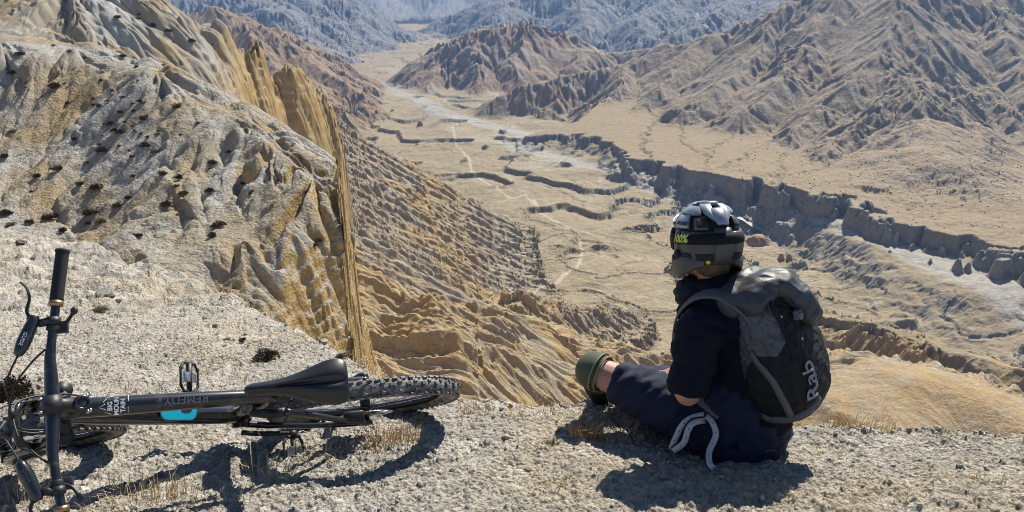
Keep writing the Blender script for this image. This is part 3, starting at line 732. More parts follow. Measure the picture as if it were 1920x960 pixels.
def crv(pts, n=8):
    """smooth curve through points"""
    P = [Vector(p) for p in pts]; out = []
    for i in range(len(P) - 1):
        p0 = P[max(i - 1, 0)]; p1 = P[i]; p2 = P[i + 1]; p3 = P[min(i + 2, len(P) - 1)]
        for k in range(n):
            t = k / n
            out.append(0.5 * ((2 * p1) + (p2 - p0) * t + (2 * p0 - 5 * p1 + 4 * p2 - p3) * t * t + (3 * p1 - p0 - 3 * p2 + p3) * t ** 3))
    out.append(P[-1]); return out
def crvr(vals, n=8):
    q = [Vector((v if isinstance(v, (int, float)) else v[0], v if isinstance(v, (int, float)) else v[1], 0)) for v in vals]
    return [(max(p.x, 1e-4), max(p.y, 1e-4)) for p in crv(q, n)]
def box(bm, c, s, M=None):
    r = bmesh.ops.create_cube(bm, size=1.0)['verts']
    for v in r:
        q = Vector((v.co.x * s[0], v.co.y * s[1], v.co.z * s[2]))
        v.co = (M @ q if M else q) + Vector(c)
    return bm
def ball(bm, c, r, u=14, v=10, M=None):
    rr = r if isinstance(r, (list, tuple)) else (r, r, r)
    vs_ = bmesh.ops.create_uvsphere(bm, u_segments=u, v_segments=v, radius=1.0)['verts']
    for p in vs_:
        q = Vector((p.co.x * rr[0], p.co.y * rr[1], p.co.z * rr[2])); p.co = (M @ q if M else q) + Vector(c)
    return bm
def disc(bm, c, axis, r, h, seg=24, r2=None):
    a = Vector(axis).normalized()
    return sweep(bm, [Vector(c) - a * h / 2, Vector(c) + a * h / 2], [r, r if r2 is None else r2], seg)
def lathe(bm, prof, c, axis, seg=48, closed=False):
    """ring profile [(radius, along axis)] turned round an axis"""
    a = Vector(axis).normalized(); u = a.orthogonal().normalized(); w_ = a.cross(u); c = Vector(c); rings = []
    for k in range(seg):
        t = 2 * math.pi * k / seg; d = u * math.cos(t) + w_ * math.sin(t)
        rings.append([bm.verts.new(c + d * r + a * h) for r, h in prof])
    n = len(prof)
    for k in range(seg):
        A, B = rings[k], rings[(k + 1) % seg]
        for i in range(n if closed else n - 1): bm.faces.new((A[i], A[(i + 1) % n], B[(i + 1) % n], B[i]))
    return bm
def evaluated(bm, mods):
    """mesh of bm after a list of (type, {settings}) modifiers"""
    me = bpy.data.meshes.new('tmp'); bm.to_mesh(me); bm.free()
    o = bpy.data.objects.new('tmp', me); COL.objects.link(o)
    for ty, st_ in mods:
        md = o.modifiers.new(ty, ty)
        for k, v in st_.items(): setattr(md, k, v)
    dg = bpy.context.evaluated_depsgraph_get()
    out = bpy.data.meshes.new_from_object(o.evaluated_get(dg)); bpy.data.objects.remove(o); bpy.data.meshes.remove(me)
    return out
def fused(bm, voxel=.01, smooth=6, fac=.5):
    bmesh.ops.recalc_face_normals(bm, faces=bm.faces[:])
    return evaluated(bm, [('REMESH', dict(mode='VOXEL', voxel_size=voxel)), ('SMOOTH', dict(factor=fac, iterations=smooth))])
def displace(me, fn):
    """move each vertex along its normal by fn(co array)"""
    n = len(me.vertices); co = np.empty(n * 3, f32); no = np.empty(n * 3, f32)
    me.vertices.foreach_get('co', co); me.vertices.foreach_get('normal', no); co = co.reshape(-1, 3); no = no.reshape(-1, 3)
    co = co + no * fn(co, no)[:, None].astype(f32); me.vertices.foreach_set('co', co.ravel()); me.update(); return me
def text(name, body, size, M, m, parent, depth=.0006, align='CENTER', shear=0, bold=0):
    cu = bpy.data.curves.new(name, 'FONT'); cu.body = body; cu.size = size; cu.extrude = depth; cu.align_x = align; cu.align_y = 'CENTER'; cu.shear = shear; cu.offset = bold
    cu.resolution_u = 4
    o = bpy.data.objects.new(name, cu); COL.objects.link(o)
    dg = bpy.context.evaluated_depsgraph_get(); me = bpy.data.meshes.new_from_object(o.evaluated_get(dg)); bpy.data.objects.remove(o); bpy.data.curves.remove(cu)
    me.transform(M); me.materials.clear(); me.materials.append(m); me.name = name
    o = bpy.data.objects.new(name, me); COL.objects.link(o)
    if parent: o.parent = parent
    return o
def basis(o, x, y):
    """matrix with origin o, x axis along x, y axis near y"""
    x = Vector(x).normalized(); z = x.cross(Vector(y)).normalized(); y = z.cross(x)
    M = Matrix((x, y, z)).transposed().to_4x4(); M.translation = Vector(o); return M
# ------------------------------------------------------------------ mountain bike lying on its left side
# bike axes: x forward, y to its left, z up; the rear axle is the origin
bf, bu, br = Vector((-.9435, -.3234, .073)), Vector((.3023, -.7489, .5901)), Vector((-.1362, .5788, .8043))
MB = Matrix((bf, -br, bu)).transposed().to_4x4(); MB.translation = Vector((-.5443, 2.5074, -1.485))
bike = empty('mountain_bike', 'black full suspension mountain bike lying on its side at the edge of the drop', 'bicycle', mw=MB)
m_frame = mat('black_paint', (.012, .013, .016), .28, spec=.5, coat=.5, noise_=(30, (.09, .08, .065), .56, .75))
m_matte = mat('matte_black', (.018, .018, .02), .5, noise_=(40, (.10, .09, .075), .58, .8))
m_tyre = mat('dusty_tyre_rubber', (.06, .06, .062), .7, noise_=(30, (.25, .24, .22), .40, .60))
m_side = mat('tyre_sidewall', (.03, .029, .028), .7, noise_=(20, (.14, .125, .105), .45, .7))
m_steel = mat('bare_steel', (.55, .55, .56), .3, 1.0)
m_dark_steel = mat('dark_steel', (.12, .12, .13), .35, 1.0)
m_grip = mat('grip_rubber', (.014, .014, .016), .8, bump=(300, .4, .002))
m_gold = mat('bronze_ring', (.45, .27, .14), .35, .9)
m_teal = mat('teal_panel', (.01, .30, .42), .3)
m_white = mat('white_print', (.75, .75, .75), .5)
m_grey = mat('grey_print', (.13, .13, .135), .4)
m_green = mat('green_print', (.10, .32, .14), .5)
m_rim = mat('rim_black', (.025, .025, .028), .3, .4)
AX = V3(1.15, 0, 0); STEER = R(2.5)
hax = Vector((-.415, 0, .91)).normalized(); HB, HT = V3(.893, 0, .465), V3(.845, 0, .57)
MS = Matrix.Translation(HB) @ Matrix.Rotation(STEER, 4, hax) @ Matrix.Translation(-HB)
def steered(o): o.matrix_local = MS; return o
BBp = V3(.433, 0, -.01); ST = V3(.315, 0, .40)
# frame
bm = bmesh.new()
sweep(bm, crv([(.862, 0, .535), (.72, 0, .505), (.50, 0, .455), (.33, 0, .40)], 6), crvr([(.028, .030), (.027, .026), (.024, .022), (.021, .022)], 6), 14, up=(0, 0, 1))
obj('top_tube', bm, m_frame, bike)
bm = bmesh.new()
sweep(bm, crv([(.885, 0, .49), (.80, 0, .385), (.60, 0, .16), (.44, 0, .01)], 6), crvr([(.030, .034), (.036, .036), (.035, .034), (.04, .034)], 6), 16, up=(0, 1, 0))
dt = obj('down_tube', bm, m_frame, bike)
bm = bmesh.new(); sweep(bm, [BBp, ST, ST + V3(-.012, 0, .04)], [.024, .021, .021], 14); disc(bm, BBp, (0, 1, 0), .034, .09)
sweep(bm, [V3(.60, 0, .475), V3(.37, 0, .33)], [.012, .012], 8)
obj('seat_tube', bm, m_frame, bike)
bm = bmesh.new(); sweep(bm, [HB, HT], [.031, .027], 18); obj('head_tube', bm, m_frame, bike)
# rear triangle
for sgn in (1, -1):
    bm = bmesh.new()
    sweep(bm, crv([(.42, .035 * sgn, -.005), (.33, .05 * sgn, -.012), (.16, .07 * sgn, -.004), (0, .078 * sgn, 0)], 5), crvr([(.013, .02), (.011, .017), (.010, .014), (.011, .018)], 5), 10, up=(0, 0, 1))
    disc(bm, (0, .078 * sgn, 0), (0, 1, 0), .022, .018, 14)
    obj('chain_stay', bm, m_frame, bike)
    bm = bmesh.new()
    sweep(bm, crv([(.30, .045 * sgn, .335), (.20, .058 * sgn, .235), (.10, .07 * sgn, .11), (0, .08 * sgn, .004)], 5), crvr([.013, .011, .010, .012], 5), 10)
    obj('seat_stay', bm, m_frame, bike)
    bm = bmesh.new()
    sweep(bm, [V3(.30, .045 * sgn, .335), V3(.335, .045 * sgn, .30), V3(.40, .03 * sgn, .265)], [.014, .016, .012], 8); disc(bm, (.335, .045 * sgn, .30), (0, 1, 0), .016, .02, 14)
    obj('rocker_link', bm, m_matte, bike)
bm = bmesh.new(); sweep(bm, [V3(.40, 0, .265), V3(.43, 0, .14)], [.024, .024], 16); sweep(bm, [V3(.43, 0, .14), V3(.445, 0, .06)], [.012, .012], 12)
disc(bm, (.40, 0, .265), (0, 1, 0), .012, .07, 12); ball(bm, (.385, 0, .15), (.018, .018, .045))
obj('shock_absorber', bm, m_dark_steel, bike)
# teal panel with a dark inset on the side of the down tube, under the top tube
dn = (V3(.44, 0, .01) - V3(.885, 0, .49)).normalized(); pc = V3(.625, 0, .203); dnrm = V3(-dn.z, 0, dn.x) if -dn.z * 0 + dn.x > 0 else V3(dn.z, 0, -dn.x)
def pill(L, W, n=8):
    return [(L + W * math.cos(a), W * math.sin(a)) for a in [R(-90 + 180 * k / n) for k in range(n + 1)]] + [(-L + W * math.cos(a), W * math.sin(a)) for a in [R(90 + 180 * k / n) for k in range(n + 1)]]
def plate(bm, pts, M, th):
    a = [bm.verts.new(M @ Vector((x, y, 0))) for x, y in pts]; b = [bm.verts.new(M @ Vector((x, y, th))) for x, y in pts]; n = len(a)
    bm.faces.new(a[::-1]); bm.faces.new(b)
    for k in range(n): bm.faces.new((a[k], a[(k + 1) % n], b[(k + 1) % n], b[k]))
    return bm
MP = basis(pc + Vector((.0, 0, .0)) + V3(-.006, 0, .034), dn, (0, 1, 0))
if (MP.to_3x3() @ Vector((0, 0, 1))).z < 0: MP = basis(pc + V3(-.006, 0, .034), dn, (0, -1, 0))
bm = plate(bmesh.new(), pill(.045, .027), MP, .006); obj('down_tube_panel', bm, m_teal, bike, smooth=False, bevel=.002, label='teal panel on the down tube')
bm = plate(bmesh.new(), pill(.010, .012), MP @ Matrix.Translation((.03, .012, .0055)), .003); obj('panel_inset', bm, m_matte, bike, smooth=False)
# seat post and saddle
bm = bmesh.new(); sweep(bm, [ST + V3(-.01, 0, .03), V3(.262, 0, .565)], .0155, 16); disc(bm, ST + V3(-.012, 0, .035), (ST - BBp), .024, .03, 18)
sweep(bm, [V3(.262, 0, .55), V3(.26, 0, .575)], [.02, .024], 12)
obj('seat_post', bm, m_matte, bike)
sad = bmesh.new()
secs = []
for x, hw, top, edge in [(.125, .045, .598, .585), (.13, .062, .606, .588), (.15, .071, .613, .588), (.18, .070, .615, .586), (.215, .058, .611, .582), (.26, .040, .606, .580), (.31, .026, .604, .578), (.36, .021, .603, .578), (.395, .020, .600, .574), (.412, .015, .594, .572), (.418, .006, .585, .574)]:
    secs.append([(x, hw * s_, edge + (top - edge) * (1 - abs(s_) ** 2.4) - (.014 * max(0, 1 - abs(s_) / .22) if .14 < x < .33 else 0)) for s_ in (-1, -.92, -.75, -.5, -.25, -.1, 0, .1, .25, .5, .75, .92, 1)] + [(x, hw * s_ * .93, edge - .022 - .008 * (1 - abs(s_))) for s_ in (1, .5, 0, -.5, -1)])
rg = [[sad.verts.new(p) for p in s_] for s_ in secs]; nn = len(rg[0])
for a, b in zip(rg[:-1], rg[1:]):
    for k in range(nn): sad.faces.new((a[k], a[(k + 1) % nn], b[(k + 1) % nn], b[k]))
sad.faces.new(rg[0][::-1]); sad.faces.new(rg[-1])
bmesh.ops.recalc_face_normals(sad, faces=sad.faces[:])
saddle = obj('saddle', evaluated(sad, [('SUBSURF', dict(levels=2))]), mat('saddle_cover', (.012, .012, .014), .38, coat=.15, bump=(400, .15, .001)), bike)
bm = bmesh.new()
for sgn in (1, -1): sweep(bm, crv([(.15, .03 * sgn, .575), (.20, .022 * sgn, .562), (.30, .022 * sgn, .558), (.375, .012 * sgn, .572)], 5), .0036, 8)
obj('saddle_rail', bm, m_steel, saddle)
# wheels
def wheel(c, rear):
    wl = empty('wheel', parent=bike)
    if not rear: wl.matrix_local = MS
    c = Vector(c); Ro = .352
    bm = bmesh.new()
    prof = [(Ro - .058 + .028 * 0, -.016)] + [(Ro - .030 + .030 * math.cos(R(a)), .031 * math.sin(R(a))) for a in range(-115, 116, 23)] + [(Ro - .058, .016)]
    lathe(bm, prof, c, (0, 1, 0), 96)
    n = 74
    def knob(ang, yv, w, l, h, tilt=0):
        rr = Ro - .030; ya = yv / .031
        ny = math.sin(ya); nr = math.cos(ya); d = V3(math.cos(ang), 0, math.sin(ang)); t = V3(-math.sin(ang), 0, math.cos(ang)); y = V3(0, 1, 0)
        nrm = d * nr + y * ny; lat = (y * nr - d * ny)
        p = c + d * rr + nrm * (.030 + h * .3); p = c + d * (rr + .030 * nr) + y * (.031 * ny) + nrm * (h * .3)
        if tilt: t2 = t * math.cos(tilt) + lat * math.sin(tilt); lat = lat * math.cos(tilt) - t * math.sin(tilt); t = t2
        M = Matrix((t, lat, nrm)).transposed(); box(bm, p, (l, w, h), M)
    for k in range(n):
        a = 2 * math.pi * k / n; da = 2 * math.pi / n
        if k % 2 == 0: knob(a, .0062, .010, .017, .008, .15); knob(a, -.0062, .010, .017, .008, -.15)
        else: knob(a, .0165, .009, .014, .007, .3); knob(a, -.0165, .009, .014, .007, -.3)
        for sg in (1, -1): knob(a + da * .5, .0285 * sg, .011, .016, .009, .1 * sg)
    obj('tyre', bm, m_tyre, wl, smooth=False)
    bm = bmesh.new(); lathe(bm, [(.296, -.0155), (.292, -.0165), (.276, -.0140), (.270, -.006), (.270, .006), (.276, .0140), (.292, .0165), (.296, .0155)], c, (0, 1, 0), 72); obj('rim', bm, m_rim, wl)
    bm = bmesh.new(); disc(bm, c, (0, 1, 0), .012, .15, 14); disc(bm, c, (0, 1, 0), .019, .07, 18)
    for y in (.028, -.028): disc(bm, c + V3(0, y, 0), (0, 1, 0), .029, .004, 24)
    obj('hub', bm, m_matte, wl)
    bm = bmesh.new()
    for k in range(28):
        a = 2 * math.pi * k / 28; y = .028 if k % 2 else -.028; off = R(58) * (1 if (k // 2) % 2 else -1)
        sweep(bm, [c + V3(.027 * math.cos(a + off), y, .027 * math.sin(a + off)), c + V3(.272 * math.cos(a), 0, .272 * math.sin(a))], .0011, 5, cap=False)
    obj('spokes', bm, m_dark_steel, wl)
    bm = bmesh.new(); lathe(bm, [(.09, .047), (.098, .047), (.098, .049), (.09, .049)], c, (0, 1, 0), 48, closed=True)
    for k in range(5):
        a = R(72 * k); sweep(bm, [c + V3(.02 * math.cos(a), .048, .02 * math.sin(a)), c + V3(.092 * math.cos(a + .35), .048, .092 * math.sin(a + .35))], .004, 6)
    obj('brake_disc', bm, m_steel, wl)
    if rear:
        bm = bmesh.new()
        for k in range(10):
            r_ = .022 + .0065 * k * .9; lathe(bm, [(r_ - .012, -.060 + .0037 * k), (r_, -.060 + .0037 * k), (r_, -.0582 + .0037 * k), (r_ - .012, -.0582 + .0037 * k)], c, (0, 1, 0), 40, closed=True)
        obj('cassette', bm, m_steel, wl)
    return wl
wheel((0, 0, 0), True); fw = wheel(AX, False)
# brake calliper, derailleur
bm = bmesh.new(); box(bm, (.055, .058, .085), (.07, .035, .03)); disc(bm, (.03, .07, .085), (0, 1, 0), .012, .02, 14); obj('brake_calliper', bm, m_matte, bike, bevel=.006)
bm = bmesh.new(); sweep(bm, [V3(-.01, -.095, -.015), V3(.0, -.10, -.06), V3(.05, -.085, -.10)], [.014, .017, .011], 10)
box(bm, (.045, -.075, -.155), (.03, .012, .12)); disc(bm, (.05, -.075, -.105), (0, 1, 0), .021, .006, 20); disc(bm, (.04, -.075, -.205), (0, 1, 0), .021, .006, 20)
obj('derailleur', bm, m_matte, bike)
# cranks and pedals
bm = bmesh.new(); lathe(bm, [(.035, -.052), (.066, -.052), (.068, -.050), (.066, -.048), (.035, -.048)], BBp, (0, 1, 0), 64, closed=True)
for k in range(32):
    a = 2 * math.pi * k / 32; box(bm, BBp + V3(.0685 * math.cos(a), -.05, .0685 * math.sin(a)), (.006, .003, .007), Matrix.Rotation(-a, 3, 'Y'))
for k in range(4): a = R(45 + 90 * k); sweep(bm, [BBp + V3(.02 * math.cos(a), -.05, .02 * math.sin(a)), BBp + V3(.055 * math.cos(a), -.05, .055 * math.sin(a))], .008, 8)
obj('chainring', bm, m_dark_steel, bike)
bm = bmesh.new()
for z0, z1, y in ((.066, .035, -.049), (-.069, -.226, -.06)): sweep(bm, crv([BBp + V3(0, -.05, z0), (.22, -.052, (z0 + z1) / 2), (.02, y, z1 if z1 > 0 else -.226)], 6), (.004, .0045), 6)
obj('chain', bm, m_dark_steel, bike)
CR = R(-8)
for sgn, ang in ((-1, CR), (1, CR + math.pi)):
    d = V3(math.cos(ang), 0, math.sin(ang)); y0 = sgn * .075; e = BBp + d * .17 + V3(0, sgn * .088, 0)
    bm = bmesh.new(); sweep(bm, crv([BBp + V3(0, y0 * .85, 0), BBp + d * .06 + V3(0, y0, 0), e], 5), crvr([(.009, .021), (.009, .016), (.009, .014)], 5), 12, up=d.cross(V3(0, 1, 0)))
    disc(bm, e, (0, 1, 0), .015, .018, 16)
    obj('crank_arm', bm, m_matte, bike)
    pm = e + V3(0, sgn * .062, 0)
    bm = bmesh.new()
    tl = Matrix.Rotation(R(-62 if sgn < 0 else -50), 3, 'Y')
    oc = [(.052, .030), (.034, .050), (-.034, .050), (-.052, .030), (-.052, -.030), (-.034, -.050), (.034, -.050), (.052, -.030)]
    ring = [pm + tl @ V3(x, y, 0) for x, y in oc]
    sweep(bm, ring, (.006, .0045), 8, closed=True, up=tl @ V3(0, 0, 1))
    sweep(bm, [pm + V3(0, -sgn * .055, 0), pm + V3(0, sgn * .05, 0)], [.009, .011], 12)
    for q in ring:
        for zz_ in (.007, -.007): sweep(bm, [q, q + tl @ V3(0, 0, zz_)], .0018, 6)
    ped = obj('pedal', bm, m_matte, bike)
    bm = bmesh.new(); box(bm, pm, (.058, .034, .016), tl); sweep(bm, [pm + tl @ V3(.034, -.015, .004), pm + tl @ V3(.034, .015, .004)], .004, 8); sweep(bm, [pm + tl @ V3(-.03, -.018, .006), pm + tl @ V3(-.03, .018, .006)], .005, 8)
    obj('clip', bm, m_steel, ped, bevel=.004)
# fork
forkE = empty('fork', parent=bike); forkE.matrix_local = MS
ax_off = AX - hax * 0
cw = HB - hax * .012
bm = bmesh.new()
for sgn in (1, -1):
    lo = AX + V3(-.02, .068 * sgn, .012); hi = cw + V3(0, .064 * sgn, -.005)
    md = lo.lerp(hi, .55)
    sweep(bm, [lo + V3(.015, 0, -.018), lo, lo.lerp(md, .25), md, md + (hi - md).normalized() * .01], [.016, .024, .027, .028, .024], 18)
arch = crv([AX.lerp(cw, .55) + V3(-.005, .066, .01), AX.lerp(cw, .62) + V3(.035, .052, .05), AX.lerp(cw, .64) + V3(.045, 0, .062), AX.lerp(cw, .62) + V3(.035, -.052, .05), AX.lerp(cw, .55) + V3(-.005, -.066, .01)], 6)
sweep(bm, arch, (.016, .010), 10); disc(bm, AX, (0, 1, 0), .012, .15, 12)
obj('fork_lower', bm, mat('fork_gloss_black', (.02, .02, .022), .22, coat=.6, noise_=(25, (.12, .11, .09), .58, .8)), forkE)
bm = bmesh.new()
for sgn in (1, -1): sweep(bm, [AX.lerp(cw, .5) + V3(0, .064 * sgn, 0), cw + V3(0, .064 * sgn, 0)], .0178, 16)
obj('stanchion', bm, mat('stanchion', (.16, .16, .17), .18, .9), forkE)
bm = bmesh.new(); sweep(bm, crv([cw + V3(0, .066, -.004), cw + V3(-.002, .03, .012), cw + V3(-.002, 0, .016), cw + V3(-.002, -.03, .012), cw + V3(0, -.066, -.004)], 5), (.022, .02), 12)
for sgn in (1, -1): disc(bm, cw + V3(0, .064 * sgn, 0) + hax * .004, hax, .024, .035, 18); 
obj('crown', bm, m_matte, forkE)
# stem, bar, grips, levers
cock = empty('cockpit', parent=bike); cock.matrix_local = MS
SC = HT + hax * .045; BC = V3(.882, 0, .652)
bm = bmesh.new(); sweep(bm, [HT, HT + hax * .012], .020, 18); sweep(bm, [HT + hax * .012, HT + hax * .062], .0215, 20)
sweep(bm, [SC, SC.lerp(BC, .6), BC], [(.019, .018), (.018, .017), (.024, .019)], 14, up=(0, 0, 1)); disc(bm, BC, (0, 1, 0), .0235, .048, 20)
stem = obj('stem', bm, m_matte, cock)
bm = bmesh.new(); disc(bm, HT + hax * .066, hax, .021, .007, 24); lathe(bm, [(.013, .001), (.0165, .004), (.0195, .001)], HT + hax * .069, hax, 24); obj('stem_cap', bm, m_frame, stem)
for p_, a_ in [(BC + V3(.022, yy_, dz), (1, 0, .3)) for yy_ in (.017, -.017) for dz in (.021, -.021)] + [(SC + hax * dz + V3(-.021, yy_, 0), (0, 1, 0)) for yy_ in (.021, -.021) for dz in (.012, -.012)]:
    obj('bolt', disc(bmesh.new(), p_, a_, .0037, .010, 10), m_steel, stem)
def barp(y):                                     # centre line of the bar
    a = abs(y); rise = .022 * min(1, max(0, (a - .05) / .13)); back = math.tan(R(8)) * max(0, a - .12)
    return BC + V3(-back, y, rise + .03 * max(0, a - .17))
ys = [-.402, -.33, -.25, -.2, -.16, -.12, -.08, -.045, 0, .045, .08, .12, .16, .2, .25, .33, .402]
bm = bmesh.new(); sweep(bm, [barp(y) for y in ys], [.0111 if abs(y) > .16 else .0175 if abs(y) < .05 else .0175 - .0064 * (abs(y) - .05) / .11 for y in ys], 16, up=(1, 0, 0)); hb = obj('handlebar', bm, m_frame, cock)
for sgn in (1, -1):
    bm = bmesh.new(); n = 26
    yy_ = [sgn * (.268 + (.406 - .268) * k / n) for k in range(n + 1)]
    sweep(bm, [barp(y) for y in yy_], [.0158 + (.0012 if k % 2 else 0) + (.002 if k > n - 2 else 0) for k in range(n + 1)], 20, up=(1, 0, 0))
    g = obj('grip', bm, m_grip, cock)
    bm = bmesh.new(); sweep(bm, [barp(sgn * .254), barp(sgn * .268)], .0175, 20, up=(1, 0, 0)); obj('grip_clamp', bm, m_gold, g)
    # brake lever: clamp, master cylinder, blade
    bl = empty('brake_lever', parent=cock)
    p0 = barp(sgn * .215)
    bm = bmesh.new(); sweep(bm, [barp(sgn * .205), barp(sgn * .225)], .0165, 18, up=(1, 0, 0)); sweep(bm, [p0 + V3(.008, 0, .004), p0 + V3(.035, -sgn * .005, .008)], [.012, .010], 10); obj('clamp', bm, m_matte, bl)
    a0 = p0 + V3(.040, -sgn * .002, .010); a1 = p0 + V3(.052, -sgn * .115, .012)
    a0 = p0 + V3(.044, sgn * .004, .010); a1 = p0 + V3(.080, -sgn * .085, .014)
    bm = bmesh.new(); sweep(bm, crv([a0 + V3(-.002, sgn * .012, 0), a0, a0.lerp(a1, .3), a0.lerp(a1, .62), a0.lerp(a1, .9), a1], 4), crvr([.010, .014, .0165, .0175, .013, .006], 4), 12)
    body = obj('master_cylinder', bm, m_frame, bl)
    pv = p0 + V3(.050, sgn * .010, .006)
    bm = bmesh.new(); sweep(bm, crv([pv, pv + V3(.010, sgn * .022, -.002), pv + V3(.004, sgn * .055, -.004), pv + V3(.010, sgn * .085, -.006), pv + V3(.024, sgn * .102, -.006)], 6), crvr([(.005, .009), (.004, .008), (.0035, .007), (.0035, .008), (.003, .005)], 6), 10, up=(0, 0, 1))
    ball(bm, pv, .011); obj('blade', bm, m_matte, bl)
    dr_ = (a1 - a0).normalized() * (1 if sgn < 0 else -1)
    text('lettering', 'GUIDE', .012, basis(a0.lerp(a1, .52) + V3(0, 0, .0172), a1 - a0, V3(1, sgn * .4, 0) if sgn < 0 else V3(-1, -sgn * .4, 0)) if False else basis(a0.lerp(a1, .55) + V3(0, 0, .0176), (a1 - a0), Vector((0, 0, 1)).cross(a1 - a0)), m_grey if sgn > 0 else m_white, body, depth=.0008)
    # thumb lever behind the bar
    q0 = barp(sgn * .20) ; q1 = q0 + V3(-.050, sgn * .038, .0)
    bm = bmesh.new(); sweep(bm, [barp(sgn * .190), barp(sgn * .205)], .0155, 16, up=(1, 0, 0)); box(bm, q0 + V3(-.014, 0, -.014), (.036, .03, .022))
    sweep(bm, crv([q0 + V3(-.012, 0, -.006), q0 + V3(-.030, sgn * .010, -.006), q1], 5), .0048, 8); ball(bm, q1, (.009, .011, .006)); obj('shifter' if sgn < 0 else 'dropper_remote', bm, m_matte, cock, bevel=.003)
# cables
bm = bmesh.new()
rl = barp(-.215); ll = barp(.215)
for pts in ([rl + V3(.080, .085, .014), rl + V3(.11, .15, .0), V3(.99, -.03, .60), V3(1.0, .03, .52), V3(.93, .05, .47), V3(.85, .04, .44)],
            [rl + V3(.0, .05, -.02), rl + V3(.05, .10, 0), V3(.975, -.05, .63), V3(.985, .03, .56), V3(.90, .045, .48), V3(.84, .035, .43)],
            [ll + V3(.080, -.085, .014), ll + V3(.11, -.14, 0), V3(1.0, .06, .60), V3(1.03, -.02, .55), V3(.96, -.05, .44), V3(1.02, -.07, .30), V3(1.12, .085, .05)],
            [ll + V3(.0, -.05, -.02), ll + V3(.05, -.1, 0), V3(.97, .05, .62), V3(.98, -.03, .57), V3(.90, -.05, .50), V3(.84, -.04, .44)]):
    sweep(bm, crv(pts, 10), .0026, 8)
sweep(bm, [V3(.985, -.012, .60), V3(.985, .012, .60)], .008, 8)
obj('cables', bm, m_matte, cock)
# lettering on the frame: peak sticker, model name, tyre mark
tt = V3(.60, 0, .4805); tdir = (V3(.862, 0, .535) - V3(.50, 0, .455)).normalized()
def on_top(x, y=0.0):                            # point on the upper face of the top tube
    for a, b in (((.862, .535, .030), (.72, .505, .026)), ((.72, .505, .026), (.50, .455, .022)), ((.50, .455, .022), (.33, .40, .022))):
        if a[0] >= x >= b[0]:
            t = (a[0] - x) / (a[0] - b[0]); return V3(x, y, a[1] + (b[1] - a[1]) * t + a[2] + (b[2] - a[2]) * t)
dcl = empty('frame_lettering', parent=bike)
upn = Vector((0, 0, 1)); xl = V3(0, -1, 0)
for i, wd in enumerate(('BIG', 'MOUN', 'TAIN')):
    text('sticker_words', wd, .0165, basis(on_top(.765 - .0155 * i, .0) + V3(0, .004, .0022), V3(0, -1, 0), V3(1, 0, .22)), m_white, dcl, bold=.0004)
bm = bmesh.new(); pts = [(.755, -.024), (.772, -.020), (.782, -.008), (.777, -.003), (.792, .006), (.776, .013), (.778, .019), (.762, .026)]
loop = [on_top(x, y) + V3(0, 0, .0008 - 4.0 * y * y) for x, y in pts]; sweep(bm, loop, .0009, 5); obj('sticker_outline', bm, m_white, dcl); bm = bmesh.new()
sweep(bm, [on_top(.722, -.024) + V3(0, 0, -.0015), on_top(.722, .024) + V3(0, 0, -.0015)], .0009, 5); obj('sticker_edge', bm, m_white, dcl)
text('model_name', 'REMEDY', .032, basis(on_top(.575, -.002) + V3(0, 0, .0012), V3(-1, 0, -.23) if False else V3(1, 0, .22), V3(0, 1, 0)), m_grey, dcl, depth=.0012)
MBt = None
# ------------------------------------------------------------------ the rider sitting on the edge
FAZ = R(-50); fd = Vector((math.sin(FAZ), math.cos(FAZ), 0)); rd = Vector((fd.y, -fd.x, 0))
sx, sy = on_knoll(1372, 825)
PW = Vector((sx, sy, -(KN_A + KN_B * sy) - .015))
MPs = Matrix((rd, fd, Vector((0, 0, 1)))).transposed().to_4x4(); MPs.translation = PW
S_ = 1.04
MPs = MPs @ Matrix.Scale(S_, 4)
m_skin = mat('skin', (.48, .26, .18), .5, noise_=(9, (.40, .19, .13), .45, .7))
m_shirt = mat('navy_shirt', (.0055, .0072, .0145), .85, spec=.2, bump=(260, .25, .002))
m_short = mat('navy_shorts', (.012, .017, .042), .8, spec=.3, bump=(220, .25, .002))
m_black = mat('black_fabric', (.007, .0075, .010), .8, spec=.25, bump=(180, .3, .002))
m_olive = mat('olive_pad', (.075, .082, .050), .85, bump=(160, .3, .002))
m_olive_l = mat('olive_trim', (.22, .23, .15), .8)
m_hair = mat('brown_hair', (.09, .055, .03), .6)
person = empty('person', 'person in navy shirt and shorts sitting on the edge, seen from behind', 'person', mw=MPs)
def limb(bm, pts, rads, seg=14, n=5):
    sweep(bm, crv(pts, n), crvr(rads, n), seg); ball(bm, pts[0], rads[0] if isinstance(rads[0], (int, float)) else max(rads[0])); ball(bm, pts[-1], rads[-1] if isinstance(rads[-1], (int, float)) else max(rads[-1]))
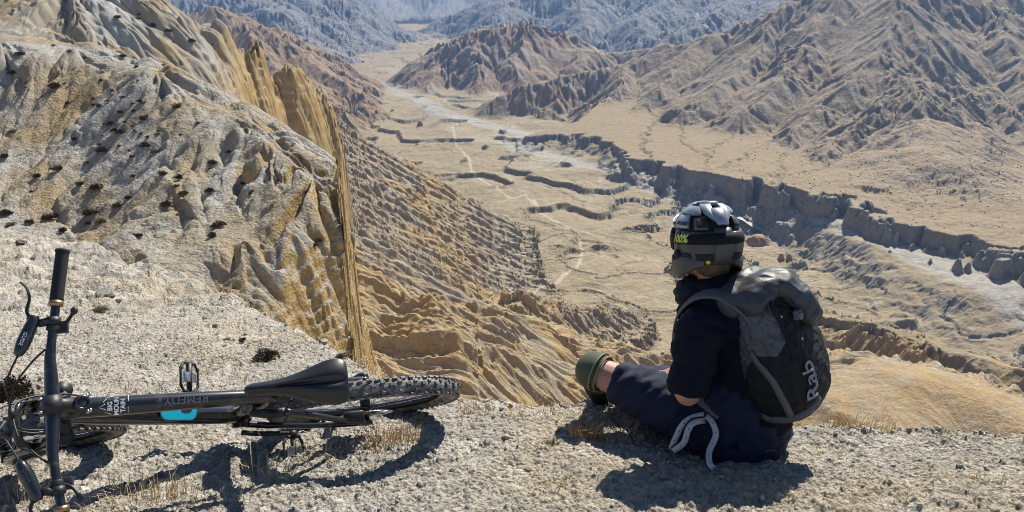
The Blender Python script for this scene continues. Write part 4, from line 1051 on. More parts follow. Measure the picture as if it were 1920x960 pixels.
# joints
SHL, SHR = V3(-.185, .075, .475), V3(.185, .10, .475)
ELL, ELR = V3(-.252, .060, .290), V3(.265, .10, .235)
WRL, WRR = V3(-.045, .185, .200), V3(.06, .26, .17)
HIL, HIR = V3(-.095, .03, .105), V3(.095, .03, .105)
KNL, KNR = V3(-.125, .455, .165), V3(.055, .43, .055)
shd = V3(.62, .42, -.50)
ANL, ANR = KNL + shd * .44, KNR + shd * .44
HC = V3(.005, .165, .705)                       # head centre
HYAW = R(-40); MH = Matrix.Translation(HC) @ Matrix.Rotation(HYAW, 4, 'Z') @ Matrix.Rotation(R(-10), 4, 'X')
def hd(x, y, z): return MH @ Vector((x, y, z))
def hand(bm, wr, d, side, up=V3(0, 0, 1)):
    d = d.normalized(); lat = d.cross(up).normalized() * side; up = lat.cross(d) * side
    pc_ = wr + d * .05
    limb(bm, [wr, wr + d * .03, wr + d * .085], [(.027, .019), (.036, .016), (.041, .014)], 12, 3)
    for k, L in enumerate((.066, .076, .071, .055)):
        o_ = wr + d * .085 + lat * (.029 - .0195 * k); o_ = wr + d * (.088 - .004 * abs(k - 1)) + lat * (.029 - .0195 * k)
        p1 = o_ + d * L * .45 - up * .004; p2 = p1 + (d * .75 - up * .66) * L * .32; p3 = p2 + (d * .35 - up * .93) * L * .26
        limb(bm, [o_ - d * .02, o_, p1, p2, p3], [.0092, .0092, .0086, .0078, .0068], 8, 2)
    t0 = wr + d * .025 + lat * .026; limb(bm, [t0, t0 + d * .03 + lat * .022 - up * .006, t0 + d * .055 + lat * .026 - up * .012, t0 + d * .078 + lat * .02 - up * .018], [.013, .0115, .010, .008], 8, 2)
bm = bmesh.new()
limb(bm, [V3(0, .0, .10), V3(0, -.02, .22), V3(0, .02, .36), V3(0, .075, .47)], [(.155, .115), (.135, .10), (.155, .11), (.15, .095)], 18)
limb(bm, [V3(0, .085, .48), V3(0, .11, .55), HC + V3(0, -.03, -.06)], [.075, .058, .058])
ball(bm, HC, (.076, .096, .118), 20, 16, MH.to_3x3())
ball(bm, hd(0, .035, -.075), (.052, .056, .05)); limb(bm, [hd(0, .092, .012), hd(0, .108, -.022), hd(0, .115, -.032)], [.011, .013, .015], 8, 3)
for s_ in (1, -1):
    ball(bm, hd(.031 * s_, .083, .004), .014, 10, 8); ball(bm, hd(.078 * s_, -.005, -.012), (.012, .020, .032), 10, 8, MH.to_3x3())
ball(bm, hd(0, .096, -.063), (.024, .010, .007), 10, 6, MH.to_3x3()); ball(bm, hd(0, .095, -.074), (.021, .011, .007), 10, 6, MH.to_3x3())
for s_, sh, el, wr in ((-1, SHL, ELL, WRL), (1, SHR, ELR, WRR)):
    limb(bm, [V3(0, .08, .46), sh, sh.lerp(el, .5), el], [.065, .054, .048, .041])
    limb(bm, [el, el.lerp(wr, .35), wr], [.041, .042, .027])
    hand(bm, wr, (wr - el) + V3(.05 * -s_, .05, -.06), -s_)
for hi, kn, an in ((HIL, KNL, ANL), (HIR, KNR, ANR)):
    limb(bm, [hi, hi.lerp(kn, .5), kn], [.088, .075, .056]); limb(bm, [kn, kn.lerp(an, .3), an], [.054, .055, .035])
    limb(bm, [an, an + V3(.03, .05, -.045), an + V3(.10, .12, -.05)], [.036, .04, .03])
body = obj('body', fused(bm, .0058, 5), m_skin, person)
bm = bmesh.new()
ball(bm, hd(0, -.020, .015), (.084, .092, .110), 20, 16, MH.to_3x3()); ball(bm, hd(0, -.05, -.05), (.066, .06, .055), 16, 12, MH.to_3x3())
hair = fused(bm, .007, 3); displace(hair, lambda c, n: .006 * fbm(c[:, 0] * 90, c[:, 2] * 14 + c[:, 1] * 60, 2, 5)); obj('hair', hair, m_hair, person)
# shirt
bm = bmesh.new()
limb(bm, [V3(0, -.01, .085), V3(0, -.03, .20), V3(0, .01, .36), V3(0, .07, .475)], [(.172, .135), (.162, .128), (.175, .130), (.150, .112)], 20)
limb(bm, [V3(0, .075, .45), V3(0, .095, .525)], [.095, .070])
def sleeve(sh, el, cut):
    e2 = sh.lerp(el, cut)
    limb(bm, [V3(sh.x * .35, .075, .455), V3(sh.x * .75, sh.y, .475), sh + (el - sh) * .10, sh.lerp(el, .5)], [.088, .078, .073, .066])
    sweep(bm, crv([sh.lerp(el, .4), sh.lerp(el, .7), e2], 4), crvr([.066, .063, .060], 4), 18)
sleeve(SHL, ELL, 1.0); sleeve(SHR, ELR, 1.0)
sh_me = fused(bm, .008, 5)
def folds(c, n):
    arm = np.clip((np.abs(c[:, 0]) - .14) / .08, 0, 1)
    f1 = (1 - 2 * np.abs(fbm(c[:, 2] * 16 + c[:, 0] * 9, c[:, 1] * 7 - c[:, 0] * 6, 2, 71)))
    f2 = fbm(c[:, 0] * 14 + c[:, 2] * 5, c[:, 2] * 20 + c[:, 1] * 10, 3, 75)
    return .010 * f1 + .008 * f2
displace(sh_me, folds)
obj('shirt', sh_me, m_shirt, person)
# shorts
bm = bmesh.new()
limb(bm, [V3(0, -.01, .085), V3(0, -.01, .17)], [(.180, .150), (.172, .140)], 20)
for hi, kn in ((HIL, KNL), (HIR, KNR)):
    c2 = hi.lerp(kn, .86)
    limb(bm, [hi + V3(0, -.02, 0), hi.lerp(kn, .3), hi.lerp(kn, .6)], [.108, .100, .090]); sweep(bm, crv([hi.lerp(kn, .5), hi.lerp(kn, .75), c2], 4), crvr([.092, .084, .078], 4), 20)
sh2 = fused(bm, .008, 5)
def folds2(c, n):
    return .012 * (1 - 2 * np.abs(fbm(c[:, 1] * 17 + c[:, 2] * 16, c[:, 0] * 6 + c[:, 2] * 5, 2, 81))) + .004 * fbm(c[:, 1] * 26, c[:, 2] * 30 + c[:, 0] * 20, 2, 83)
displace(sh2, folds2)
sh_o = obj('shorts', sh2, m_short, person)
bm = bmesh.new()
for k, x in ((0, -.004), (1, .004)): pass
bm.free()
# knee pads with trim, shoes
for kn, hi, an in ((KNL, HIL, ANL), (KNR, HIR, ANR)):
    td = (kn - hi).normalized()
    pth = crv([kn + td * .005, kn + td * .035 + shd * .01, kn + td * .040 + shd * .07, kn + shd * .16 + td * .01, kn + shd * .22], 5)
    bm = bmesh.new(); sweep(bm, pth, crvr([.066, .073, .074, .066, .058], 5), 24)
    pad = obj('knee_pad', evaluated(bm, [('SUBSURF', dict(levels=1))]), m_olive, person)
    bm = bmesh.new()
    for off, rr in ((.0, .0685), (.018, .0735)):
        c_ = kn + td * (.006 + off); a_ = td.orthogonal().normalized(); b_ = td.cross(a_)
        sweep(bm, [c_ + (a_ * math.cos(t) + b_ * math.sin(t)) * rr for t in [2 * math.pi * k / 28 for k in range(28)]], .0035, 6, closed=True)
    obj('trim', bm, m_olive_l if True else m_black, pad)
    bm = bmesh.new(); limb(bm, [an + V3(-.01, -.02, -.01), an + V3(.03, .05, -.05), an + V3(.12, .14, -.055)], [.044, (.048, .044), (.042, .032)], 14, 4); box(bm, an + V3(.05, .06, -.085), (.08, .27, .02), Matrix.Rotation(R(-40), 3, 'Z'))
    obj('shoe', fused(bm, .009, 4), m_black, person)
# neck gaiter
bm = bmesh.new()
gp = crv([V3(0, .085, .50), V3(0, .10, .54), V3(0, .12, .58), V3(.0, .142, .635)], 6)
sweep(bm, gp, crvr([(.088, .085), (.082, .080), (.078, .080), (.076, .080)], 6), 28, cap=False)
ball(bm, V3(-.03, .185, .535), (.065, .055, .05)); ball(bm, V3(.035, .19, .53), (.06, .05, .045)); ball(bm, V3(0, .09, .52), (.092, .09, .05))
ga = fused(bm, .007, 4); displace(ga, lambda c, n: .007 * (1 - 2 * np.abs(fbm(c[:, 2] * 28 + c[:, 0] * 12, c[:, 0] * 10 + c[:, 1] * 14, 2, 91))))
gaiter = obj('neck_gaiter', ga, mat('patterned_gaiter', (.008, .009, .016), .8, noise_=(55, (.05, .09, .16), .60, .66)), person)
for k, (az, z) in enumerate(((-150, .578), (-120, .572), (150, .58), (-90, .565))):
    a = R(az); p = V3(.074 * math.sin(a), .118 + .078 * math.cos(a), z); o_ = V3(math.sin(a), math.cos(a), 0)
    text('lettering', 'XTERRA'[0:4], .014, basis(p + o_ * .012, V3(-math.cos(a), math.sin(a), .12) * -1 if False else Vector((0, 0, 1)).cross(o_), V3(0, 0, 1)), m_white, gaiter, depth=.001)
# ------------------------------------------------------------------ full face helmet
HM = MPs @ MH @ Matrix.Scale(.90, 4)
helmet = empty('helmet', 'grey and black full face bike helmet worn by the sitting person', 'helmet', mw=HM)
m_shell = mat('helmet_dark', (.055, .054, .052), .42, noise_=(20, (.09, .085, .075), .55, .75))
m_silver = mat('helmet_silver', (.34, .36, .39), .32, .35, noise_=(14, (.24, .255, .28), .5, .7))
m_void = mat('helmet_foam', (.009, .009, .01), .8)
HA, HB_, HCz = .120, .152, .142
def hs(az, el, off=0.0):
    """point on the helmet shell: azimuth from the face, positive to the right, and elevation, in degrees"""
    a, e = R(az), R(el); d = V3(math.sin(a) * math.cos(e), math.cos(a) * math.cos(e), math.sin(e))
    r = 1 / math.sqrt((d.x / HA) ** 2 + (d.y / HB_) ** 2 + (d.z / HCz) ** 2); return d * (r + off) + V3(0, -.01, .012)
bm = bmesh.new()                                  # inner liner, dark in the vents
azs = list(range(-180, 180, 12)); els = list(range(-28, 91, 8))
rings = [[bm.verts.new(hs(a, e, -.010)) for a in azs] for e in els]
for A_, B_ in zip(rings[:-1], rings[1:]):
    for k in range(len(azs)): bm.faces.new((A_[k], A_[(k + 1) % len(azs)], B_[(k + 1) % len(azs)], B_[k]))
bm.faces.new(rings[-1]); obj('liner', bm, m_void, helmet)
def patch(bm, quad, t=.012, off=0.0, n=6, crown=.004):
    """raised panel on the shell; quad = corner (az, el) in order, edges interpolated"""
    (a0, e0), (a1, e1), (a2, e2), (a3, e3) = quad; top = []; bot = []
    for i in range(n + 1):
        v = i / n; rt = []; rb = []
        for j in range(n + 1):
            u = j / n
            az = (a0 * (1 - u) + a1 * u) * (1 - v) + (a3 * (1 - u) + a2 * u) * v; el = (e0 * (1 - u) + e1 * u) * (1 - v) + (e3 * (1 - u) + e2 * u) * v
            c = crown * 16 * u * (1 - u) * v * (1 - v)
            rt.append(bm.verts.new(hs(az, el, off + c))); rb.append(bm.verts.new(hs(az, el, off - t)))
        top.append(rt); bot.append(rb)
    for i in range(n):
        for j in range(n):
            bm.faces.new((top[i][j], top[i][j + 1], top[i + 1][j + 1], top[i + 1][j])); bm.faces.new((bot[i][j], bot[i + 1][j], bot[i + 1][j + 1], bot[i][j + 1]))
    for i in range(n):
        for T_, B_ in ((top, bot),):
            bm.faces.new((top[i][0], top[i + 1][0], bot[i + 1][0], bot[i][0])); bm.faces.new((top[i + 1][n], top[i][n], bot[i][n], bot[i + 1][n]))
            bm.faces.new((top[0][i + 1], top[0][i], bot[0][i], bot[0][i + 1])); bm.faces.new((top[n][i], top[n][i + 1], bot[n][i + 1], bot[n][i]))
bm = bmesh.new()
for s_ in (1, -1):
    q = lambda *c: [(s_ * a, e) for a, e in c]
    patch(bm, q((168, -27), (100, -31), (104, 22), (168, 20)))                       # lower side, dark
    patch(bm, q((97, -31), (76, -26), (78, 24), (100, 24)))
    patch(bm, q((158, 24), (134, 24), (128, 44), (152, 48)))
patch(bm, [(-166, -27), (-194, -27), (-194, 26), (-166, 26)])
obj('rear_shell', bm, m_shell, helmet)
bm = bmesh.new()
for s_ in (1, -1):
    q = lambda *c: [(s_ * a, e) for a, e in c]
    patch(bm, q((122, 27), (70, 24), (62, 46), (112, 50)), off=.003)              # side panel
    patch(bm, q((60, 20), (34, 22), (36, 60), (62, 50)), off=.004)                # brow
    patch(bm, q((142, 50), (70, 51), (64, 66), (136, 66)), off=.006)              # upper rib
    patch(bm, q((58, 56), (20, 62), (20, 76), (60, 70)), off=.005)
    patch(bm, q((172, 34), (150, 50), (120, 71), (165, 71)), off=.008)
patch(bm, [(-172, 30), (-188, 30), (-200, 58), (-160, 58)], off=.010, crown=.008)  # rear diamond
patch(bm, [(-154, 74), (-206, 74), (-360 + 20, 80), (-20, 80)], off=.006)
patch(bm, [(26, 40), (-26, 40), (-24, 74), (24, 74)], off=.006)
silver = obj('top_panels', bm, m_silver, helmet, bevel=.002)
bm = bmesh.new()
for s_ in (1, -1):
    for c_ in ([(166, -20), (140, -22), (138, -12), (164, -9)], [(132, -24), (112, -26), (110, -14), (130, -12)], [(160, 27), (140, 27), (134, 40), (154, 43)]):
        v_ = bmesh.new(); patch(v_, [(s_ * a, e) for a, e in c_], t=.004, off=.0035, n=3, crown=.0); obj('vent_slot', v_, m_void, helmet)
bm.free()
bm = bmesh.new()                                  # peak over the eyes
for i in range(1): pass
pk = []
for v in range(5):
    row = []
    for u in range(-4, 5):
        b_ = hs(u * 17, 38 - abs(u) * 3, .008); k = v / 4; row.append(b_ + V3(0, .022 * k * (1 - .03 * u * u), .020 * k - .012 * k * k))
    pk.append(row)
vt = [[bm.verts.new(p) for p in r] for r in pk]; vb = [[bm.verts.new(p + V3(0, 0, -.006)) for p in r] for r in pk]
for i in range(4):
    for j in range(8): bm.faces.new((vt[i][j], vt[i][j + 1], vt[i + 1][j + 1], vt[i + 1][j])); bm.faces.new((vb[i][j], vb[i + 1][j], vb[i + 1][j + 1], vb[i][j + 1]))
for j in range(8): bm.faces.new((vt[4][j], vt[4][j + 1], vb[4][j + 1], vb[4][j])); bm.faces.new((vt[0][j + 1], vt[0][j], vb[0][j], vb[0][j + 1]))
for i in range(4): bm.faces.new((vt[i + 1][0], vt[i][0], vb[i][0], vb[i + 1][0])); bm.faces.new((vt[i][8], vt[i + 1][8], vb[i + 1][8], vb[i][8]))
obj('peak', bm, m_silver, helmet)
# lower shell and chin bar in one sweep round the jaw
bm = bmesh.new()
jaw, jr = [], []
for az in range(-152, 153, 8):
    a = R(az); f_ = max(0, math.cos(a)); q_ = abs(az)
    zt = -.030 - .060 * sst(75, 30, q_); zb_ = -.150 + .026 * sst(40, 80, q_) + .056 * sst(80, 150, q_)
    jaw.append(V3(math.sin(a) * .1165, -.012 + math.cos(a) * (.125 + .055 * f_ * f_), (zt + zb_) / 2)); jr.append((.011, (zt - zb_) / 2))
sweep(bm, jaw, jr, 14, up=(0, 0, 1))
obj('chin_bar', evaluated(bm, [('SUBSURF', dict(levels=1))]), m_shell, helmet)
for s_ in (1, -1):
    for (az, z, w_, h_) in ((62, -.095, .020, .012), (46, -.105, .02, .012), (86, -.045, .022, .016), (66, -.055, .014, .02)):
        a = R(az) * s_; p = V3(math.sin(a) * .1185, -.012 + math.cos(a) * (.128 + .055 * max(0, math.cos(a)) ** 2), z)
        obj('chin_vent', box(bmesh.new(), p, (.006, w_, h_), Matrix.Rotation(-a, 3, 'Z')), m_void, helmet, smooth=False)
for s_ in (1, -1): obj('jaw_hinge', disc(bmesh.new(), V3(s_ * .116, -.02, -.030), (1, 0, 0), .017, .022, 18), m_void, helmet, bevel=.002)
bm = bmesh.new(); disc(bm, hs(-158, -22, .004), hs(-158, -22) - V3(0, 0, 0), .0075, .004, 16); obj('round_badge', bm, mat('yellow_badge', (.75, .60, .03), .5), helmet, label='small round yellow badge')
bm = bmesh.new(); sweep(bm, crv([V3(-.07, .03, -.07), V3(-.075, .05, -.12), V3(-.03, .075, -.138), V3(.03, .075, -.138), V3(.075, .05, -.12), V3(.07, .03, -.07)], 6), (.002, .008), 6, up=(0, 1, 0)); obj('chin_strap', bm, m_black, helmet)
# goggles: strap round the helmet, frame over the eyes
gog = empty('goggles', 'black goggles with a bright green lettered strap stretched round the helmet', 'goggles', mw=HM)
def strap_pt(az, v): return hs(az, 6 - 5 * math.cos(R(az)) + v, .0055)
bm = bmesh.new(); azs = list(range(50, 311, 6)); hw = 7.5
r1 = [[bm.verts.new(hs(az, 6 - 5 * math.cos(R(az)) + v, o_)) for az in azs] for v, o_ in ((-hw, .002), (-hw, .0055), (0, .0065), (hw, .0055), (hw, .002))]
for A_, B_ in zip(r1[:-1], r1[1:]):
    for k in range(len(azs) - 1): bm.faces.new((A_[k], A_[k + 1], B_[k + 1], B_[k]))
for k in range(len(azs) - 1): bm.faces.new((r1[0][k], r1[-1][k], r1[-1][k + 1], r1[0][k + 1]))
strap = obj('goggle_strap', bm, m_black, gog)
def wrap_text(name, body_, size, az0, dv, m, parent, fn, deg_per_m, bold=.0008, shear=.2):
    o = text(name, body_, size, Matrix.Identity(4), m, parent, depth=.0006, bold=bold, shear=shear)
    for v in o.data.vertices:
        x, y, z = v.co; v.co = fn(az0 - x * deg_per_m, dv + y / .14 * 57.3) ; q = (v.co - V3(0, -.01, .012)).normalized(); v.co += q * (.0022 + z)
    o.data.update(); return o
m_lime = mat('lime_print', (.50, .62, .10), .5)
wrap_text('strap_lettering', '100%', .042, -106, 0.5, m_lime, strap, strap_pt, 57.3 / .136, bold=.0014)
wrap_text('side_lettering', 'THOUSE', .019, -98, 33, mat('dark_print', (.03, .03, .03), .5), silver, lambda a, e: hs(a, e, .0045), 57.3 / .11)
bm = bmesh.new()
sweep(bm, crv([hs(-58, 2, -.004), V3(-.055, .148, .005), V3(0, .160, .008), V3(.055, .148, .005), hs(58, 2, -.004)], 6), (.014, .045), 12, up=(0, 0, 1)); obj('goggle_frame', bm, mat('goggle_lens', (.02, .02, .025), .15), gog)
# ------------------------------------------------------------------ backpack
pb = V3(0, -.085, .180)
MK = MPs @ Matrix.Translation(pb) @ Matrix.Rotation(R(-17), 4, 'X')
pack = empty('backpack', 'black and grey roll top backpack on the back of the sitting person', 'backpack', mw=MK)
m_pblack = mat('pack_black', (.0085, .009, .011), .7, spec=.3, bump=(120, .3, .002))
m_pgrey = mat('pack_grey', (.085, .088, .097), 0.5, spec=.4, noise_=(7, (.068, .070, .078), .45, .6), bump=(38, .5, .006))
PH = .42
def pk_pt(ph, v):
    """pack surface: ph degrees round (0 right, 90 outward, 180 left, 270 against the back), v 0 bottom .. 1 top"""
    a = .128 + .02 * math.sin(math.pi * min(1, v * 1.2)) - .012 * v; b = .092 + .028 * math.sin(math.pi * min(1, v * 1.05 + .05)) - .02 * v * v
    lowr = min(1, (v / .16) ** .5 if v < .16 else 1); tp = 1 - .35 * max(0, (v - .85) / .15) ** 2
    c, s_ = math.cos(R(ph)), math.sin(R(ph)); e = .72
    x = math.copysign(abs(c) ** e, c) * a * (.72 + .28 * lowr) * tp; y = math.copysign(abs(s_) ** e, s_) * b * (.62 + .38 * lowr) * tp
    return V3(x, -(.105 + y) + .05 * v * v * .6 - .01, PH * v)
PN, QN = 360, 260
def pk_wr(ph, v):
    k = np.array([0.0])
    w1 = float((1 - 2 * np.abs(fbm(np.array([ph / 26 + v * 3.0]), np.array([v * 7 - ph / 60]), 3, 141)))[0]); w2 = float(fbm(np.array([ph / 14]), np.array([v * 14]), 2, 145)[0])
    return (.006 + .012 * max(0, v - .72) / .28) * w1 + .005 * w2
PHg, VVg = np.meshgrid(360.0 * np.arange(PN) / PN, np.arange(QN + 1) / QN)
seam = np.minimum(np.abs((PHg - 270 + 180) % 360 - 180) / 25.0, 1.0)     # the creases die out where the pack meets the back
W1 = 1 - 2 * np.abs(fbm(PHg / 26 + VVg * 3.0, VVg * 7 - PHg / 60, 3, 141)); W2 = fbm(PHg / 14, VVg * 14, 2, 145)
WR = ((.005 + .010 * np.clip(VVg - .72, 0, 1) / .28) * W1 + .003 * W2) * seam
grid = [[None] * PN for _ in range(QN + 1)]
for j in range(QN + 1):
    for i in range(PN):
        p = pk_pt(360 * i / PN, j / QN); n_ = V3(p.x, p.y + .115, 0); n_ = n_.normalized() if n_.length > 1e-6 else V3(0, 0, 1)
        grid[j][i] = p + n_ * float(WR[j, i])
def grey_at(ph, v):
    if 128 < ph < 235 and v > .56 + (.14 * (160 - ph) / 32 if ph < 160 else 0): return True
    return 185 < ph < 240 and v > .20 + .36 * (240 - ph) / 55 * 1.0
for nm, want, mt_ in (('pack_body', False, m_pblack), ('grey_panel', True, m_pgrey)):
    bm = bmesh.new(); vv = {}
    def gv(j, i):
        i %= PN
        if (j, i) not in vv: vv[(j, i)] = bm.verts.new(grid[j][i])
        return vv[(j, i)]
    for j in range(QN):
        for i in range(PN):
            if grey_at(360 * (i + .5) / PN, (j + .5) / QN) == want: bm.faces.new((gv(j, i), gv(j, i + 1), gv(j + 1, i + 1), gv(j + 1, i)))
    if not want: bm.faces.new([gv(0, i) for i in range(PN)][::-1])
    obj(nm, bm, mt_, pack)
# rolled, bunched top
bm = bmesh.new()
limb(bm, [V3(-.09, -.09, PH * .95), V3(-.04, -.10, PH * 1.0), V3(.04, -.115, PH * .99), V3(.09, -.12, PH * .95)], [(.05, .045), (.06, .05), (.06, .05), (.045, .045)], 18)
limb(bm, [V3(-.09, -.02, PH * .95), V3(0, -.03, PH * 1.0), V3(.09, -.04, PH * .97)], [.05, .055, .05], 16)
limb(bm, [V3(.0, -.15, PH * .99), V3(.02, -.185, PH * .90), V3(.03, -.20, PH * .78)], [(.05, .035), (.055, .04), (.045, .028)], 14)
rt = fused(bm, .006, 14); displace(rt, lambda c, n: .007 * (1 - 2.4 * np.abs(fbm(c[:, 0] * 20 + c[:, 2] * 6, c[:, 1] * 7 + c[:, 2] * 16, 2, 151))) + .003 * (1 - 2 * np.abs(fbm(c[:, 0] * 34 + c[:, 1] * 20, c[:, 2] * 40, 2, 153))))
bmt = bmesh.new(); bmt.from_mesh(rt); rt = evaluated(bmt, [('DECIMATE', dict(ratio=.022)), ('SUBSURF', dict(levels=2, subdivision_type='SIMPLE')), ('SMOOTH', dict(factor=.5, iterations=2))])
obj('roll_top', rt, mat('pack_roll_grey', (.052, .054, .060), .5, spec=.4, noise_=(7, (.04, .041, .047), .45, .6), bump=(38, .5, .006)), pack)
def ribbon(bm, pts, w_, th=.0022, up=None, n=6):
    return sweep(bm, crv(pts, n), (w_, th), up=up, prof=[(1, 1), (-1, 1), (-1, -1), (1, -1)])
def on_pack(ph, v, off=.006): 
    p = pk_pt(ph, v); n_ = V3(p.x, p.y + .115, 0).normalized(); return p + n_ * (off + max(0, pk_wr(ph, v)))
def pack_strap(pts, w_, m_, nm):
    bm = bmesh.new(); P = []
    for (p0, v0), (p1, v1) in zip(pts[:-1], pts[1:]):
        for k in range(7): t = k / 7; P.append((p0 + (p1 - p0) * t, v0 + (v1 - v0) * t))
    P.append(pts[-1]); C3 = [on_pack(*q) for q in P]; T3 = [(C3[min(i + 1, len(C3) - 1)] - C3[max(i - 1, 0)]).normalized() for i in range(len(C3))]
    L_, R_ = [], []
    for c_, t_, (ph, v) in zip(C3, T3, P):
        n_ = V3(c_.x, c_.y + .115, 0).normalized(); s_ = t_.cross(n_).normalized() * w_
        L_.append((c_ + s_, c_ + s_ - n_ * .004)); R_.append((c_ - s_, c_ - s_ - n_ * .004))
    va = [[bm.verts.new(p) for p in (l[0], r[0], r[1], l[1])] for l, r in zip(L_, R_)]
    for A_, B_ in zip(va[:-1], va[1:]):
        for k in range(4): bm.faces.new((A_[k], A_[(k + 1) % 4], B_[(k + 1) % 4], B_[k]))
    bm.faces.new(va[0]); bm.faces.new(va[-1][::-1]); return obj(nm, bm, m_, pack)
m_web = mat('grey_webbing', (.10, .10, .108), .7, bump=(300, .3, .001))
pack_strap([(188, .60), (172, .34), (160, .08)], .011, m_web, 'compression_strap')
pack_strap([(136, .98), (134, .80), (133, .58), (134, .50)], .008, m_pblack, 'top_strap')
pack_strap([(214, .06), (190, .035), (160, .05), (120, .10), (100, .16)], .011, m_web, 'base_strap')
bm = bmesh.new(); box(bm, on_pack(96, .80, .012), (.045, .022, .03)); box(bm, on_pack(100, .80, .022), (.02, .012, .022)); obj('side_buckle', bm, mat('buckle', (.11, .13, .16), .45), pack, bevel=.004)
for k, (ph, v) in enumerate(((128, .83), (106, .63))):
    bm = bmesh.new(); box(bm, on_pack(ph, v, .003), (.012, .004, .006), Matrix.Rotation(R(ph - 90), 3, 'Z')); obj('reflective_tab', bm, m_white, pack)
pt_ = on_pack(118, .27, .007); nrm_ = V3(math.cos(R(118)), -math.sin(R(118)), 0)
for body_, sz, ph, v in (('Rab', .105, 116, .33),):
    o = text('pack_lettering', body_, sz * .8, Matrix.Identity(4), mat('pale_print', (.22, .235, .26), .6), pack, depth=.0008, bold=.0012)
    for q in o.data.vertices:
        x, y, z = q.co; phq = ph + y / .15 * 57.3 * 1.0; q.co = on_pack(phq, v + x / PH, .0065 + z)
    o.data.update()
# shoulder straps and hip belt
for s_, sh in ((-1, SHL), (1, SHR)):
    x = .115 * s_
    loc = lambda p: (MK.inverted() @ MPs) @ p
    pts = [V3(x * .8, -.10, .50), V3(x * .95, -.035, .565), V3(x * 1.02, .05, .592), V3(x * 1.04, .13, .56), V3(x * 1.05, .185, .47), V3(x * 1.15, .175, .36), V3(x * 1.3, .10, .26), V3(x * 1.35, -.02, .20)]
    bm = bmesh.new(); P_ = crv([loc(p) for p in pts], 6)
    sweep(bm, P_, [(.028, .005)] * len(P_), up=None if False else (s_ * .25, .35, 1), prof=[(1, .4), (.8, 1), (-.8, 1), (-1, .4), (-1, -.6), (1, -.6)]); obj('shoulder_strap', bm, m_web, pack)
m_pale = mat('pale_silicone_strap', (.50, .51, .52), .6)
def belt(pts, w_=.0095):
    loc = MK.inverted()
    P_ = crv([loc @ Vector(p) for p in pts], 7); upv = (MK.inverted().to_3x3() @ Vector((-.12, -.80, .45)))
    bm = bmesh.new(); sweep(bm, P_, [(w_ + .004, .0014)] * len(P_), up=upv, prof=[(1, 1), (-1, 1), (-1, -1), (1, -1)]); b = obj('hip_strap', bm, m_black, pack)
    bm = bmesh.new(); P2 = [p + upv.normalized() * .0022 for p in P_]; sweep(bm, P2, [(w_, .0014)] * len(P2), up=upv, prof=[(1, 1), (-1, 1), (-1, -1), (1, -1)]); f = obj('strap_face', bm, m_pale, b)
    for p in P2[3:-2:5]: obj('dot', disc(bmesh.new(), p + upv.normalized() * .0016, upv, .0026, .001, 8), m_grey, b)
def scr(px, py, y): return at(px, py, y)
y0 = sy - .13
belt([scr(1335, 775, y0 + .03), scr(1300, 782, y0 - .01), scr(1280, 796, y0 - .03), scr(1268, 818, y0 - .04), scr(1258, 842, y0 - .03)])
belt([scr(1328, 788, y0 + .01), scr(1302, 792, y0 - .03), scr(1290, 806, y0 - .05), scr(1282, 830, y0 - .06), scr(1262, 846, y0 - .05)])
belt([scr(1318, 776, y0 + .02), scr(1334, 790, y0 - .02), scr(1342, 815, y0 - .05), scr(1330, 845, y0 - .09), scr(1330, 868, y0 - .14), scr(1338, 878, y0 - .16)])
# ------------------------------------------------------------------ water, plants, stones
rng = random.Random(7)
def ground_at(px, py, ymin, ymax):               # land point seen at a pixel, between two distances
    X, yy, zz = ray(px, py); t = X / yy
    j = int(np.clip(np.searchsorted(colX, t), 0, len(colX) - 1))
    i0, i1 = int(np.searchsorted(rowY, ymin)), int(np.searchsorted(rowY, ymax))
    col = Z[i0:i1, j] - zz / yy * rowY[i0:i1]
    h_ = np.nonzero(col > 0)[0]
    i = i0 + (h_[0] if len(h_) else int(np.argmax(col)))
    return Vector((t * rowY[i], rowY[i], Z[i, j]))
